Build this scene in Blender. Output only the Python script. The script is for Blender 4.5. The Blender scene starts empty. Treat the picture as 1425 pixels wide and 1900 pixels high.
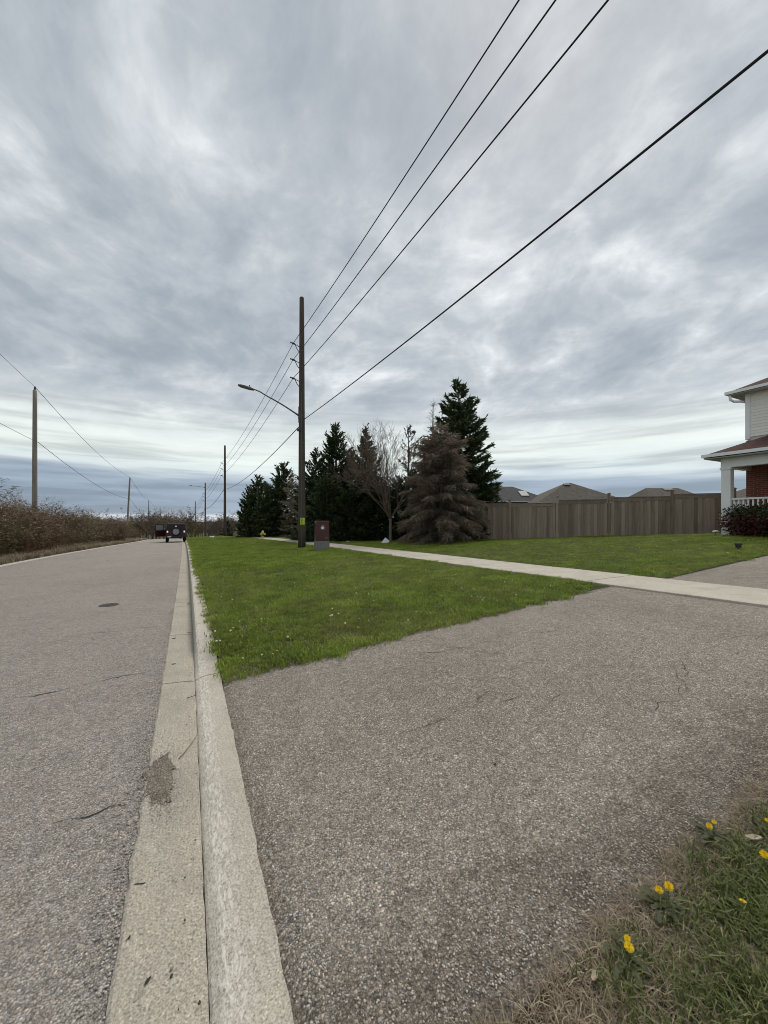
import bpy, math, random
import numpy as np
from mathutils import Vector, Matrix

R = random.Random(7)
scene = bpy.context.scene
COL = scene.collection

# ------------------------------------------------------------------ camera
F, CX, HY = 714.0, 712.5, 966.0           # focal length in photo pixels, optical axis, horizon row
TH = math.atan((CX - 350) / F)            # the road runs along +Y, the camera looks to the right of it
CT, ST = math.cos(TH), math.sin(TH)
EYE = 1.55
cam = bpy.data.cameras.new('camera')
cam.sensor_fit = 'HORIZONTAL'; cam.sensor_width = 36.0
cam.lens = 36.0 * F / 1425.0
cam.shift_y = (HY - 950.0) / 1425.0
cam.clip_start = 0.05; cam.clip_end = 6000
cam_o = bpy.data.objects.new('camera', cam); COL.objects.link(cam_o)
cam_o.location = (0, 0, EYE)
cam_o.rotation_euler = (math.pi / 2, 0, -TH)
scene.camera = cam_o

# ------------------------------------------------------------------ world
SUN_AZ = math.radians(48)     # from +Y towards +X
SUN_EL = math.radians(52)
w = bpy.data.worlds.new('World'); scene.world = w; w.use_nodes = True
nt = w.node_tree; nt.nodes.clear()
def N(tree, t, **kw):
    n = tree.nodes.new(t)
    for k, v in kw.items(): setattr(n, k, v)
    return n
def mathn(tree, op, a, b=None, clamp=False):
    n = N(tree, 'ShaderNodeMath', operation=op); n.use_clamp = clamp
    for i, v in enumerate((a, b)):
        if v is None: continue
        if isinstance(v, (int, float)): n.inputs[i].default_value = v
        else: tree.links.new(v, n.inputs[i])
    return n.outputs[0]
def ramp(tree, fac, stops, interp='LINEAR'):
    n = N(tree, 'ShaderNodeValToRGB'); cr = n.color_ramp; cr.interpolation = interp
    while len(cr.elements) < len(stops): cr.elements.new(0.5)
    for e, (p, c) in zip(cr.elements, stops):
        e.position = p
        if isinstance(c, (int, float)): c = (c, c, c)
        e.color = (*c, 1)
    tree.links.new(fac, n.inputs[0])
    return n.outputs[0]
def mixc(tree, fac, a, b, mode='MIX'):
    n = N(tree, 'ShaderNodeMix', data_type='RGBA', blend_type=mode)
    for i, v in ((0, fac), (6, a), (7, b)):
        if isinstance(v, (int, float)):
            n.inputs[i].default_value = v if i == 0 else (v, v, v, 1)
        elif isinstance(v, tuple): n.inputs[i].default_value = (*v, 1)
        else: tree.links.new(v, n.inputs[i])
    return n.outputs[2]
def noise(tree, vec, scale, detail=4, rough=0.5, dist=0.0, out=0):
    n = N(tree, 'ShaderNodeTexNoise'); n.inputs['Scale'].default_value = scale
    n.inputs['Detail'].default_value = detail; n.inputs['Roughness'].default_value = rough
    n.inputs['Distortion'].default_value = dist
    if vec is not None: tree.links.new(vec, n.inputs['Vector'])
    return n.outputs[out]
def mapping(tree, vec, scale=(1, 1, 1), rot=(0, 0, 0), loc=(0, 0, 0)):
    n = N(tree, 'ShaderNodeMapping'); n.inputs['Scale'].default_value = scale
    n.inputs['Rotation'].default_value = rot; n.inputs['Location'].default_value = loc
    tree.links.new(vec, n.inputs['Vector'])
    return n.outputs[0]

def build_sky():
    t = nt
    out = N(t, 'ShaderNodeOutputWorld'); bg = N(t, 'ShaderNodeBackground')
    t.links.new(bg.outputs[0], out.inputs[0])
    bg.inputs[1].default_value = 0.1
    sky = N(t, 'ShaderNodeTexSky'); sky.sky_type = 'NISHITA'; sky.sun_disc = False
    sky.sun_elevation = SUN_EL; sky.sun_rotation = SUN_AZ
    tc = N(t, 'ShaderNodeTexCoord')
    d = tc.outputs['Generated']
    sep = N(t, 'ShaderNodeSeparateXYZ'); t.links.new(d, sep.inputs[0])
    dz = mathn(t, 'MAXIMUM', sep.outputs[2], 0.0)
    den = mathn(t, 'ADD', dz, 0.17)
    cx = mathn(t, 'DIVIDE', sep.outputs[0], den); cy = mathn(t, 'DIVIDE', sep.outputs[1], den)
    cmb = N(t, 'ShaderNodeCombineXYZ'); t.links.new(cx, cmb.inputs[0]); t.links.new(cy, cmb.inputs[1])
    pl = cmb.outputs[0]
    # cloud sheet seen in perspective
    wv = N(t, 'ShaderNodeVectorMath', operation='SCALE'); t.links.new(noise(t, mapping(t, pl, (1, 1, 1), (0, 0, 0), (4, 9, 0)), 0.8, 3, 0.5, 0, 1), wv.inputs[0]); wv.inputs['Scale'].default_value = 0.55
    wp = N(t, 'ShaderNodeVectorMath', operation='ADD'); t.links.new(pl, wp.inputs[0]); t.links.new(wv.outputs[0], wp.inputs[1]); wp = wp.outputs[0]
    a = noise(t, mapping(t, wp, (1.0, 0.85, 1), (0, 0, math.radians(-35)), (2.3, 1.1, 0)), 1.55, 7, 0.54, 0.15)
    b = noise(t, mapping(t, wp, (1.0, 0.80, 1), (0, 0, math.radians(35)), (8.0, 2.2, 4)), 4.6, 7, 0.58, 0.15)
    c = noise(t, mapping(t, pl, (1.0, 0.9, 1), (0, 0, 0), (1.6, 7.3, 2)), 0.6, 3, 0.45, 0.0)
    e_ = noise(t, mapping(t, wp, (1.0, 0.9, 1), (0, 0, 0.3), (3.0, 5.2, 1)), 10.0, 6, 0.60, 0.1)
    m = mathn(t, 'ADD', mathn(t, 'MULTIPLY', a, 0.42), mathn(t, 'ADD', mathn(t, 'MULTIPLY', b, 0.28), mathn(t, 'ADD', mathn(t, 'MULTIPLY', c, 0.18), mathn(t, 'MULTIPLY', e_, 0.12))))
    sheet = ramp(t, m, [(0.375, (0.285, 0.320, 0.358)), (0.438, (0.350, 0.386, 0.420)), (0.495, (0.440, 0.475, 0.502)),
                        (0.547, (0.580, 0.612, 0.628)), (0.612, (0.83, 0.852, 0.85))], 'LINEAR')
    # low level bands far off
    lo = noise(t, mapping(t, d, (1.6, 1.6, 26.0), (0, 0, 0), (0.4, 0.2, 1.3)), 1.5, 6, 0.55, 0.25)
    lw = noise(t, mapping(t, d, (1.4, 1.4, 7.0), (0, 0, 0), (5.4, 0.2, 0.0)), 1.7, 4, 0.5, 0.2)
    el = mathn(t, 'ADD', dz, mathn(t, 'MULTIPLY', mathn(t, 'SUBTRACT', lw, 0.5), 0.10))
    el = mathn(t, 'ADD', el, mathn(t, 'MULTIPLY', mathn(t, 'SUBTRACT', lo, 0.5), 0.045))
    band = ramp(t, el, [(0.000, (0.31, 0.385, 0.48)), (0.050, (0.255, 0.33, 0.435)), (0.090, (0.30, 0.37, 0.46)), (0.118, (0.60, 0.66, 0.68)), (0.16, (0.74, 0.80, 0.75)),
                        (0.21, (0.76, 0.81, 0.77)), (0.30, (0.60, 0.645, 0.655)), (0.5, (0.50, 0.54, 0.57))])
    streak = ramp(t, lo, [(0.38, 0.74), (0.52, 1.0), (0.62, 1.05)])
    band = mixc(t, 1.0, band, streak, 'MULTIPLY')
    strip = ramp(t, dz, [(0.0, 1.0), (0.0135, 1.0), (0.0160, 0.0)])
    band = mixc(t, strip, band, (0.60, 0.66, 0.74))
    f = ramp(t, dz, [(0.12, 0.0), (0.34, 1.0)], 'EASE')
    cl = mixc(t, f, band, sheet)
    cl = mixc(t, 1.0, cl, (7.75, 7.75, 7.72), 'MULTIPLY')
    # a little of the sky above shows through the sheet
    tot = mixc(t, 0.93, sky.outputs[0], cl)
    t.links.new(tot, bg.inputs[0])
build_sky()

sl = bpy.data.lights.new('sun', 'SUN'); sl.energy = 1.5; sl.angle = math.radians(28); sl.color = (1.0, 0.935, 0.84)
so = bpy.data.objects.new('sun', sl); COL.objects.link(so)
sd = Vector((math.sin(SUN_AZ) * math.cos(SUN_EL), math.cos(SUN_AZ) * math.cos(SUN_EL), math.sin(SUN_EL)))
so.rotation_euler = sd.to_track_quat('Z', 'Y').to_euler()
so.location = (0, 0, 30)

vs = scene.view_settings
vs.view_transform = 'Standard'; vs.look = 'None'; vs.gamma = 1.0; vs.exposure = 0.62; vs.use_curve_mapping = False
scene.cycles.use_denoising = True
scene.cycles.denoiser = 'OPENIMAGEDENOISE'; scene.cycles.denoising_input_passes = 'RGB_ALBEDO_NORMAL'; scene.cycles.denoising_prefilter = 'ACCURATE'
scene.cycles.max_bounces = 6; scene.cycles.diffuse_bounces = 3; scene.cycles.transparent_max_bounces = 8
scene.render.film_transparent = False
scene.cycles.filter_width = 1.0

# ------------------------------------------------------------------ places
def at(px, py, Z):
    """a point Z metres ahead of the photographer along the optical axis"""
    X = (px - CX) / F * Z
    return Vector((X * CT + Z * ST, -X * ST + Z * CT, EYE + (HY - py) / F * Z))
def ss(a, b, x):
    t = min(1, max(0, (x - a) / (b - a))); return t * t * (3 - 2 * t)
def shift(y):
    if y < 0: return 0.0
    if y < 60: return -0.25 * (y / 34.0) ** 2
    return -0.25 * (60 / 34.0) ** 2 - 0.026 * (y - 60)
def road_z(y):
    z = -0.009 * y
    if y > 20: z -= 0.00030 * (min(y, 70) - 20) ** 2
    if y > 70: z -= 0.030 * (min(y, 220) - 70)
    if y > 220: z = -0.009 * 220 - 0.75 - 4.5
    return z
def kerb_h(y):
    up = max(ss(4.30, 5.7, y), 1 - ss(-1.0, 0.5, y))
    return 0.035 + 0.10 * up
def walk_u(y): return max(4.9, 6.45 - 0.035 * y) if y > 0 else 6.45
def walk_off(y): return max(0.22, 0.50 - 0.003 * max(y, 0))
W_WALK = 1.42
def rise(y):
    if y < 7: return 0.060
    if y < 15: return 0.060 - 0.033 * (y - 7) / 8
    if y < 30: return 0.027 - 0.020 * (y - 15) / 15
    return 0.007
def terrain(x, y):
    u = x - shift(y); b = road_z(y)
    if u < -6.3: return b - 0.10 * ss(-6.3, -9.5, u) if u > -9.5 else b - 0.10
    if u <= 0.29: return b
    us = walk_u(y); kt = kerb_h(y)
    if u < us:
        k = (u - 0.29) / (us - 0.29)
        return b + kt + (walk_off(y) - kt) * k + 0.03 * math.sin(k * math.pi)
    e = b + walk_off(y)
    v = u - us - W_WALK
    if v <= 0: return e + 0.012 * (u - us)
    return e + 0.017 + rise(y) * (min(v, 10) if v < 10 else 10)
def ground_at(px, py):
    """where the ray through a photo pixel meets the ground"""
    lo, hi = 0.3, 150.0
    z = lo
    while z < hi:
        p = at(px, py, z)
        if p.z <= terrain(p.x, p.y): break
        z *= 1.01
    a, b = z / 1.01, z
    for _ in range(20):
        m = (a + b) / 2; p = at(px, py, m)
        if p.z <= terrain(p.x, p.y): b = m
        else: a = m
    return at(px, py, b)

# ------------------------------------------------------------------ materials
def new_mat(name):
    m = bpy.data.materials.new(name); m.use_nodes = True
    t = m.node_tree; t.nodes.clear()
    o = N(t, 'ShaderNodeOutputMaterial'); p = N(t, 'ShaderNodeBsdfPrincipled')
    t.links.new(p.outputs[0], o.inputs[0])
    return m, t, p
def objco(t): return N(t, 'ShaderNodeTexCoord').outputs['Object']
def setp(t, p, col=None, rough=0.8, spec=0.3, bump=None, bstr=0.3, bdist=0.01, metal=0):
    if col is not None:
        if isinstance(col, tuple): p.inputs['Base Color'].default_value = (*col, 1)
        else: t.links.new(col, p.inputs['Base Color'])
    if isinstance(rough, (int, float)): p.inputs['Roughness'].default_value = rough
    else: t.links.new(rough, p.inputs['Roughness'])
    p.inputs['Specular IOR Level'].default_value = spec
    p.inputs['Metallic'].default_value = metal
    if bump is not None:
        b = N(t, 'ShaderNodeBump'); b.inputs['Strength'].default_value = bstr; b.inputs['Distance'].default_value = bdist
        t.links.new(bump, b.inputs['Height']); t.links.new(b.outputs[0], p.inputs['Normal'])
def plain(name, col, rough=0.6, spec=0.3, var=0.25, scale=6.0, metal=0, bstr=0.1, stretch=(1, 1, 1), fine=40.0):
    m, t, p = new_mat(name)
    co = mapping(t, objco(t), stretch)
    n = noise(t, co, scale, 5, 0.6)
    n2 = noise(t, co, fine, 3, 0.6)
    k = ramp(t, mathn(t, 'ADD', mathn(t, 'MULTIPLY', n, 0.65), mathn(t, 'MULTIPLY', n2, 0.35)), [(0.3, 1 - var), (0.7, 1 + var * 0.8)])
    c = mixc(t, 1.0, col, k, 'MULTIPLY')
    setp(t, p, c, rough, spec, n2, bstr, 0.01, metal)
    return m
def pixel_random(t):
    return N(t, 'ShaderNodeObjectInfo').outputs['Random']
def piece_mat(name, col, rough=0.85, var=0.25, scale=5.0, stretch=(1, 1, 1), fine=60, bstr=0.3, hue=None):
    """like plain, but every piece also differs a little from its neighbours"""
    m, t, p = new_mat(name)
    co = mapping(t, objco(t), stretch)
    oi = N(t, 'ShaderNodeObjectInfo')
    off = N(t, 'ShaderNodeVectorMath', operation='ADD'); t.links.new(co, off.inputs[0])
    cm = N(t, 'ShaderNodeCombineXYZ'); t.links.new(mathn(t, 'MULTIPLY', oi.outputs['Random'], 37.0), cm.inputs[0])
    t.links.new(cm.outputs[0], off.inputs[1])
    n = noise(t, off.outputs[0], scale, 5, 0.6); n2 = noise(t, off.outputs[0], fine, 3, 0.6)
    k = ramp(t, mathn(t, 'ADD', mathn(t, 'MULTIPLY', n, 0.6), mathn(t, 'MULTIPLY', n2, 0.4)), [(0.3, 1 - var), (0.7, 1 + var)])
    k2 = ramp(t, oi.outputs['Random'], [(0.0, 1 - var * 0.9), (1.0, 1 + var * 0.9)])
    c = mixc(t, 1.0, mixc(t, 1.0, col, k, 'MULTIPLY'), k2, 'MULTIPLY')
    if hue: c = mixc(t, ramp(t, oi.outputs['Random'], [(0.4, 0.0), (1.0, 0.6)]), c, hue)
    setp(t, p, c, rough, 0.25, n2, bstr, 0.01)
    return m

def asphalt(name, base, light, cell, patch_amt, edge=None, lightamt=0.10):
    m, t, p = new_mat(name)
    co = objco(t)
    wv = N(t, 'ShaderNodeVectorMath', operation='SCALE'); t.links.new(noise(t, co, cell * 0.9, 2, 0.6, 0, 1), wv.inputs[0]); wv.inputs['Scale'].default_value = 0.9 / cell
    wc = N(t, 'ShaderNodeVectorMath', operation='ADD'); t.links.new(co, wc.inputs[0]); t.links.new(wv.outputs[0], wc.inputs[1]); wc = wc.outputs[0]
    def vor(scale):
        v = N(t, 'ShaderNodeTexVoronoi'); v.inputs['Scale'].default_value = scale; t.links.new(wc, v.inputs['Vector'])
        q = N(t, 'ShaderNodeSeparateColor'); t.links.new(v.outputs['Color'], q.inputs[0]); return v, q.outputs[0], q.outputs[1]
    v1, r1, g1 = vor(cell); v2, r2, g2 = vor(cell * 2.1); v3, r3, g3 = vor(cell * 0.42)
    def sc(k): return tuple(x * k for x in base)
    stone = ramp(t, r1, [(0.0, sc(0.35)), (0.25, sc(0.72)), (0.55, sc(1.0)), (0.80, sc(1.25)), (1 - lightamt, sc(1.55)), (1.0, light)])
    fine = ramp(t, r2, [(0.0, sc(0.30)), (0.35, sc(0.80)), (0.70, sc(1.15)), (0.93, sc(1.5)), (1.0, light)])
    c = mixc(t, 0.48, stone, fine)
    # some stones are warmer, some cooler
    c = mixc(t, 1.0, c, ramp(t, g1, [(0.0, (1.06, 0.99, 0.90)), (1.0, (0.96, 1.0, 1.05))]), 'MULTIPLY')
    gap = ramp(t, v1.outputs['Distance'], [(0.35, 1.0), (0.85, 0.38)])
    c = mixc(t, 0.75, c, gap, 'MULTIPLY')
    c = mixc(t, 1.0, c, ramp(t, r3, [(0.0, 0.90), (0.5, 1.0), (1.0, 1.09)]), 'MULTIPLY')
    c = mixc(t, 1.0, c, ramp(t, noise(t, co, 22, 4, 0.7), [(0.32, 0.80), (0.5, 1.0), (0.68, 1.15)]), 'MULTIPLY')
    big = noise(t, co, 0.55, 6, 0.62, 0.4); med = noise(t, co, 5.0, 6, 0.68)
    k = ramp(t, mathn(t, 'ADD', mathn(t, 'MULTIPLY', big, 0.5), mathn(t, 'MULTIPLY', med, 0.5)), [(0.36, 1 - patch_amt), (0.5, 1.0), (0.64, 1 + patch_amt * 0.7)])
    c = mixc(t, 1.0, c, k, 'MULTIPLY')
    if edge is not None:
        at_ = N(t, 'ShaderNodeAttribute'); at_.attribute_name = 'edge'
        e = mathn(t, 'ADD', at_.outputs['Fac'], mathn(t, 'MULTIPLY', mathn(t, 'SUBTRACT', noise(t, co, 4.5, 7, 0.72, 0.5), 0.5), 1.2))
        c = mixc(t, ramp(t, e, [(0.50, 0.0), (1.15, 0.85)]), c, mixc(t, 1.0, c, edge, 'MULTIPLY'))
    h = mathn(t, 'ADD', mathn(t, 'MULTIPLY', v1.outputs['Distance'], -1.0), mathn(t, 'ADD', mathn(t, 'MULTIPLY', v2.outputs['Distance'], -0.5), mathn(t, 'MULTIPLY', r1, 0.7)))
    setp(t, p, c, 0.9, 0.2, h, 0.9, 0.006)
    return m

MAT = {}
MAT['road'] = asphalt('road_asphalt', (0.375, 0.342, 0.310), (0.86, 0.80, 0.73), 120, 0.12)
MAT['drive'] = asphalt('driveway_asphalt', (0.345, 0.305, 0.262), (0.95, 0.90, 0.82), 108, 0.17, (0.40, 0.37, 0.34), 0.10)

def concrete(name, base, along=0.0, wear=False):
    m, t, p = new_mat(name)
    co = objco(t)
    n = noise(t, co, 2.2, 6, 0.65, 0.3); f = noise(t, co, 130, 3, 0.7); s = noise(t, mapping(t, co, (1, 0.04, 1)), 160, 2, 0.5)
    k = ramp(t, n, [(0.3, 0.84), (0.55, 1.0), (0.72, 1.08)])
    c = mixc(t, 1.0, base, k, 'MULTIPLY')
    c = mixc(t, 1.0, c, ramp(t, f, [(0.30, 0.50), (0.5, 1.0), (0.70, 1.36)]), 'MULTIPLY')
    if along: c = mixc(t, along, c, ramp(t, s, [(0.3, 0.7), (0.7, 1.2)]), 'MULTIPLY')
    v = N(t, 'ShaderNodeTexVoronoi'); v.inputs['Scale'].default_value = 170; t.links.new(co, v.inputs['Vector'])
    sp = N(t, 'ShaderNodeSeparateColor'); t.links.new(v.outputs['Color'], sp.inputs[0])
    peb = ramp(t, sp.outputs[0], [(0.0, 0.45), (0.12, 1.0), (0.84, 1.0), (0.97, 1.45)], 'LINEAR')
    c = mixc(t, 0.75, c, mixc(t, 1.0, c, peb, 'MULTIPLY'))
    stain = ramp(t, noise(t, mapping(t, co, (1, 0.35, 1), (0, 0, 0), (2, 5, 1)), 3.2, 6, 0.68, 0.6), [(0.55, 0.0), (0.72, 0.42)])
    c = mixc(t, stain, c, tuple(x * 0.62 for x in base))
    if wear:
        at_ = N(t, 'ShaderNodeAttribute'); at_.attribute_name = 'edge'
        e = mathn(t, 'MULTIPLY', at_.outputs['Fac'], ramp(t, noise(t, mapping(t, co, (1, 0.30, 1)), 75, 6, 0.75, 0.6), [(0.45, 0.0), (0.62, 0.9)]))
        c = mixc(t, e, c, (0.72, 0.69, 0.63))
    setp(t, p, c, 0.88, 0.25, mathn(t, 'ADD', f, mathn(t, 'MULTIPLY', s, along * 1.5)), 0.35, 0.003)
    return m
MAT['gutter'] = concrete('gutter_concrete', (0.385, 0.348, 0.287), 0.35)
MAT['kerb'] = concrete('kerb_concrete', (0.425, 0.385, 0.318), 0.0, True)
MAT['walk'] = concrete('sidewalk_concrete', (0.47, 0.43, 0.36))
MAT['far_gutter'] = concrete('far_gutter_concrete', (0.48, 0.46, 0.43))
MAT['crack'] = plain('crack_filler', (0.045, 0.041, 0.038), 0.95, 0.1)
MAT['patch'] = asphalt('spilled_asphalt', (0.25, 0.22, 0.18), (0.55, 0.49, 0.41), 120, 0.2)

def soil(name, a, b):
    m, t, p = new_mat(name); co = objco(t)
    n = noise(t, co, 1.3, 6, 0.65, 0.5); f = noise(t, co, 45, 4, 0.7)
    c = mixc(t, ramp(t, n, [(0.35, 0.0), (0.65, 1.0)]), a, b)
    c = mixc(t, 1.0, c, ramp(t, f, [(0.3, 0.55), (0.7, 1.35)]), 'MULTIPLY')
    setp(t, p, c, 0.95, 0.1, f, 0.8, 0.03)
    return m
MAT['lawn'] = soil('lawn_soil', (0.050, 0.070, 0.020), (0.065, 0.062, 0.028))
MAT['verge'] = soil('verge_soil', (0.070, 0.054, 0.038), (0.050, 0.046, 0.026))
MAT['ground'] = soil('field_ground', (0.080, 0.085, 0.035), (0.105, 0.085, 0.055))

def blade(name, stops, trans=0.25, patchiness=None, scale=0.7):
    m, t, p = new_mat(name)
    at_ = N(t, 'ShaderNodeAttribute'); at_.attribute_name = 'tone'
    oi = N(t, 'ShaderNodeObjectInfo')
    r = mathn(t, 'ADD', mathn(t, 'MULTIPLY', at_.outputs['Fac'], 0.6), mathn(t, 'MULTIPLY', oi.outputs['Random'], 0.4))
    c = ramp(t, r, stops)
    if patchiness:
        g = N(t, 'ShaderNodeNewGeometry')
        n = noise(t, g.outputs['Position'], scale, 5, 0.6, 0.5)
        c = mixc(t, ramp(t, n, [(0.42, 0.0), (0.68, patchiness[1])]), c, patchiness[0])
        n2 = noise(t, g.outputs['Position'], scale * 2.7, 4, 0.6, 0.5)
        c = mixc(t, 1.0, c, ramp(t, n2, [(0.35, 0.72), (0.65, 1.22)]), 'MULTIPLY')
    setp(t, p, c, 0.55, 0.25)
    tr = N(t, 'ShaderNodeBsdfTranslucent'); t.links.new(c, tr.inputs[0])
    mx = N(t, 'ShaderNodeMixShader'); mx.inputs[0].default_value = trans
    o = [n_ for n_ in t.nodes if n_.type == 'OUTPUT_MATERIAL'][0]
    t.links.new(p.outputs[0], mx.inputs[1]); t.links.new(tr.outputs[0], mx.inputs[2]); t.links.new(mx.outputs[0], o.inputs[0])
    return m
GREEN = [(0.0, (0.082, 0.140, 0.012)), (0.45, (0.180, 0.272, 0.025)), (0.8, (0.28, 0.355, 0.046)), (1.0, (0.42, 0.40, 0.15))]
MAT['grass'] = blade('lawn_grass', GREEN, 0.3, ((0.32, 0.32, 0.090), 0.5))
MAT['straw'] = blade('dry_grass', [(0.0, (0.10, 0.074, 0.046)), (0.5, (0.25, 0.195, 0.125)), (1.0, (0.50, 0.43, 0.31))], 0.2)
MAT['roughgrass'] = blade('rough_grass', [(0.0, (0.050, 0.072, 0.016)), (0.5, (0.115, 0.150, 0.036)), (0.82, (0.20, 0.22, 0.07)), (1.0, (0.36, 0.32, 0.18))], 0.3)
MAT['reed'] = blade('dry_reed', [(0.0, (0.15, 0.075, 0.038)), (0.6, (0.24, 0.125, 0.062)), (1.0, (0.30, 0.19, 0.11))], 0.2)
MAT['spruce'] = blade('spruce_needles', [(0.0, (0.020, 0.034, 0.014)), (0.6, (0.050, 0.076, 0.030)), (1.0, (0.12, 0.145, 0.058))], 0.1)
MAT['pine'] = blade('pine_needles', [(0.0, (0.030, 0.042, 0.018)), (0.6, (0.060, 0.070, 0.032)), (1.0, (0.115, 0.105, 0.055))], 0.1)
MAT['deadneedle'] = blade('dead_needles', [(0.0, (0.14, 0.110, 0.080)), (0.55, (0.290, 0.232, 0.175)), (0.9, (0.44, 0.37, 0.29)), (1.0, (0.50, 0.44, 0.35))], 0.35)
MAT['twig'] = blade('thicket_twigs', [(0.0, (0.080, 0.053, 0.031)), (0.5, (0.180, 0.124, 0.075)), (0.85, (0.27, 0.200, 0.125)), (1.0, (0.23, 0.215, 0.085))], 0.0)
MAT['olivetwig'] = blade('olive_twigs', [(0.0, (0.080, 0.066, 0.034)), (0.5, (0.150, 0.125, 0.060)), (0.85, (0.21, 0.185, 0.085)), (1.0, (0.22, 0.23, 0.08))], 0.0)
MAT['fartwig'] = blade('far_twigs', [(0.0, (0.085, 0.060, 0.045)), (0.6, (0.150, 0.108, 0.078)), (1.0, (0.20, 0.17, 0.10))], 0.0)
MAT['bud'] = blade('budding_leaves', [(0.0, (0.11, 0.12, 0.04)), (0.6, (0.19, 0.20, 0.065)), (1.0, (0.28, 0.27, 0.11))], 0.3)
MAT['redleaf'] = blade('red_leaves', [(0.0, (0.040, 0.012, 0.012)), (0.6, (0.080, 0.023, 0.021)), (1.0, (0.13, 0.05, 0.04))], 0.2)
MAT['greenleaf'] = blade('dark_green_leaves', [(0.0, (0.028, 0.036, 0.013)), (0.6, (0.055, 0.063, 0.020)), (1.0, (0.090, 0.094, 0.035))], 0.2)
MAT['bark'] = plain('tree_bark', (0.12, 0.095, 0.075), 0.9, 0.15, 0.4, 8, 0, 0.6, (1, 1, 0.25))
MAT['greybark'] = plain('grey_bark', (0.17, 0.14, 0.115), 0.9, 0.15, 0.35, 8, 0, 0.5, (1, 1, 0.3))
MAT['pole'] = plain('pole_wood', (0.088, 0.072, 0.058), 0.9, 0.15, 0.45, 9, 0, 0.6, (1, 1, 0.05), 60)
MAT['greypole'] = plain('grey_pole_wood', (0.25, 0.225, 0.19), 0.9, 0.15, 0.35, 9, 0, 0.5, (1, 1, 0.06), 60)
MAT['darkmetal'] = plain('dark_metal', (0.035, 0.035, 0.037), 0.5, 0.4)
MAT['insul'] = plain('brown_porcelain', (0.045, 0.035, 0.033), 0.3, 0.5)
MAT['wire'] = plain('black_wire', (0.022, 0.022, 0.024), 0.6, 0.3)
MAT['alu'] = plain('weathered_aluminium', (0.13, 0.135, 0.14), 0.5, 0.5, 0.15, 10, 0.4)
MAT['lens'] = plain('lamp_glass', (0.22, 0.225, 0.225), 0.6, 0.5, 0.05)
MAT['lime'] = plain('lime_notice', (0.52, 0.66, 0.08), 0.6, 0.3, 0.1)
MAT['ink'] = plain('dark_ink', (0.05, 0.05, 0.03), 0.8, 0.1)
MAT['fence'] = piece_mat('fence_wood', (0.290, 0.232, 0.176), 0.9, 0.36, 4.0, (3, 3, 0.35), 50, 0.4, (0.27, 0.245, 0.205))
MAT['fencedark'] = piece_mat('fence_cap_wood', (0.23, 0.19, 0.148), 0.9, 0.2, 3.0, (1, 1, 1), 50, 0.3)
MAT['siding'] = piece_mat('vinyl_siding', (0.84, 0.82, 0.74), 0.55, 0.05, 2.0, (1, 1, 1), 30, 0.05)
MAT['white'] = plain('white_paint', (0.86, 0.86, 0.85), 0.5, 0.35, 0.05, 3, 0, 0.02)
MAT['trim'] = plain('pale_trim', (0.55, 0.55, 0.53), 0.5, 0.35, 0.06, 3)
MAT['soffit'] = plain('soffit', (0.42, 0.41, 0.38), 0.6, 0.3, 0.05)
MAT['glass'] = plain('window_glass', (0.03, 0.035, 0.04), 0.06, 0.6, 0.0)
MAT['cab'] = plain('maroon_cabinet', (0.080, 0.026, 0.022), 0.38, 0.4, 0.12, 5)
MAT['cabbase'] = plain('grey_cabinet_base', (0.20, 0.205, 0.20), 0.85, 0.2, 0.15, 8)
MAT['hydrant'] = plain('yellow_hydrant', (0.62, 0.50, 0.10), 0.45, 0.4, 0.15)
MAT['carpaint'] = plain('maroon_car_paint', (0.040, 0.009, 0.014), 0.28, 0.5, 0.05)
MAT['carroof'] = plain('black_hardtop', (0.030, 0.022, 0.026), 0.6, 0.3, 0.1)
MAT['rubber'] = plain('tyre_rubber', (0.018, 0.018, 0.019), 0.85, 0.2)
MAT['rim'] = plain('grey_rim', (0.30, 0.30, 0.31), 0.4, 0.5, 0.1, 6, 0.5)
MAT['tail'] = plain('tail_lamp', (0.75, 0.60, 0.58), 0.2, 0.5, 0.02)
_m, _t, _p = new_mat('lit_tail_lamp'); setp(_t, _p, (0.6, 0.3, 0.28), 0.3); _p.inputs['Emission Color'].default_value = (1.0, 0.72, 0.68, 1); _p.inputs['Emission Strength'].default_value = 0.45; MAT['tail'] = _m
MAT['plate'] = plain('number_plate', (0.62, 0.64, 0.66), 0.5, 0.3, 0.05)
MAT['iron'] = plain('cast_iron', (0.075, 0.062, 0.054), 0.7, 0.3, 0.3, 20)
MAT['petal'] = blade('dandelion_petal', [(0.0, (0.74, 0.46, 0.006)), (1.0, (0.88, 0.66, 0.02))], 0.2)
MAT['stem'] = plain('dandelion_stem', (0.14, 0.19, 0.06), 0.6)
MAT['seedhead'] = plain('pale_flower', (0.72, 0.70, 0.50), 0.8, 0.1, 0.2)
MAT['deadleaf'] = plain('dead_leaf', (0.36, 0.30, 0.22), 0.85, 0.15, 0.35, 30)
MAT['darkleaf'] = plain('dark_dead_leaf', (0.060, 0.045, 0.034), 0.85, 0.15, 0.35, 30)
MAT['stick'] = plain('dry_stick', (0.28, 0.21, 0.14), 0.85, 0.15, 0.3, 30)
MAT['stone'] = piece_mat('loose_stone', (0.40, 0.365, 0.325), 0.85, 0.55, 20)
MAT['boulder'] = plain('pale_stone', (0.52, 0.51, 0.48), 0.85, 0.2, 0.2, 8, 0, 0.4)
MAT['lightplastic'] = plain('black_plastic', (0.025, 0.025, 0.026), 0.5, 0.4)
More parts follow.
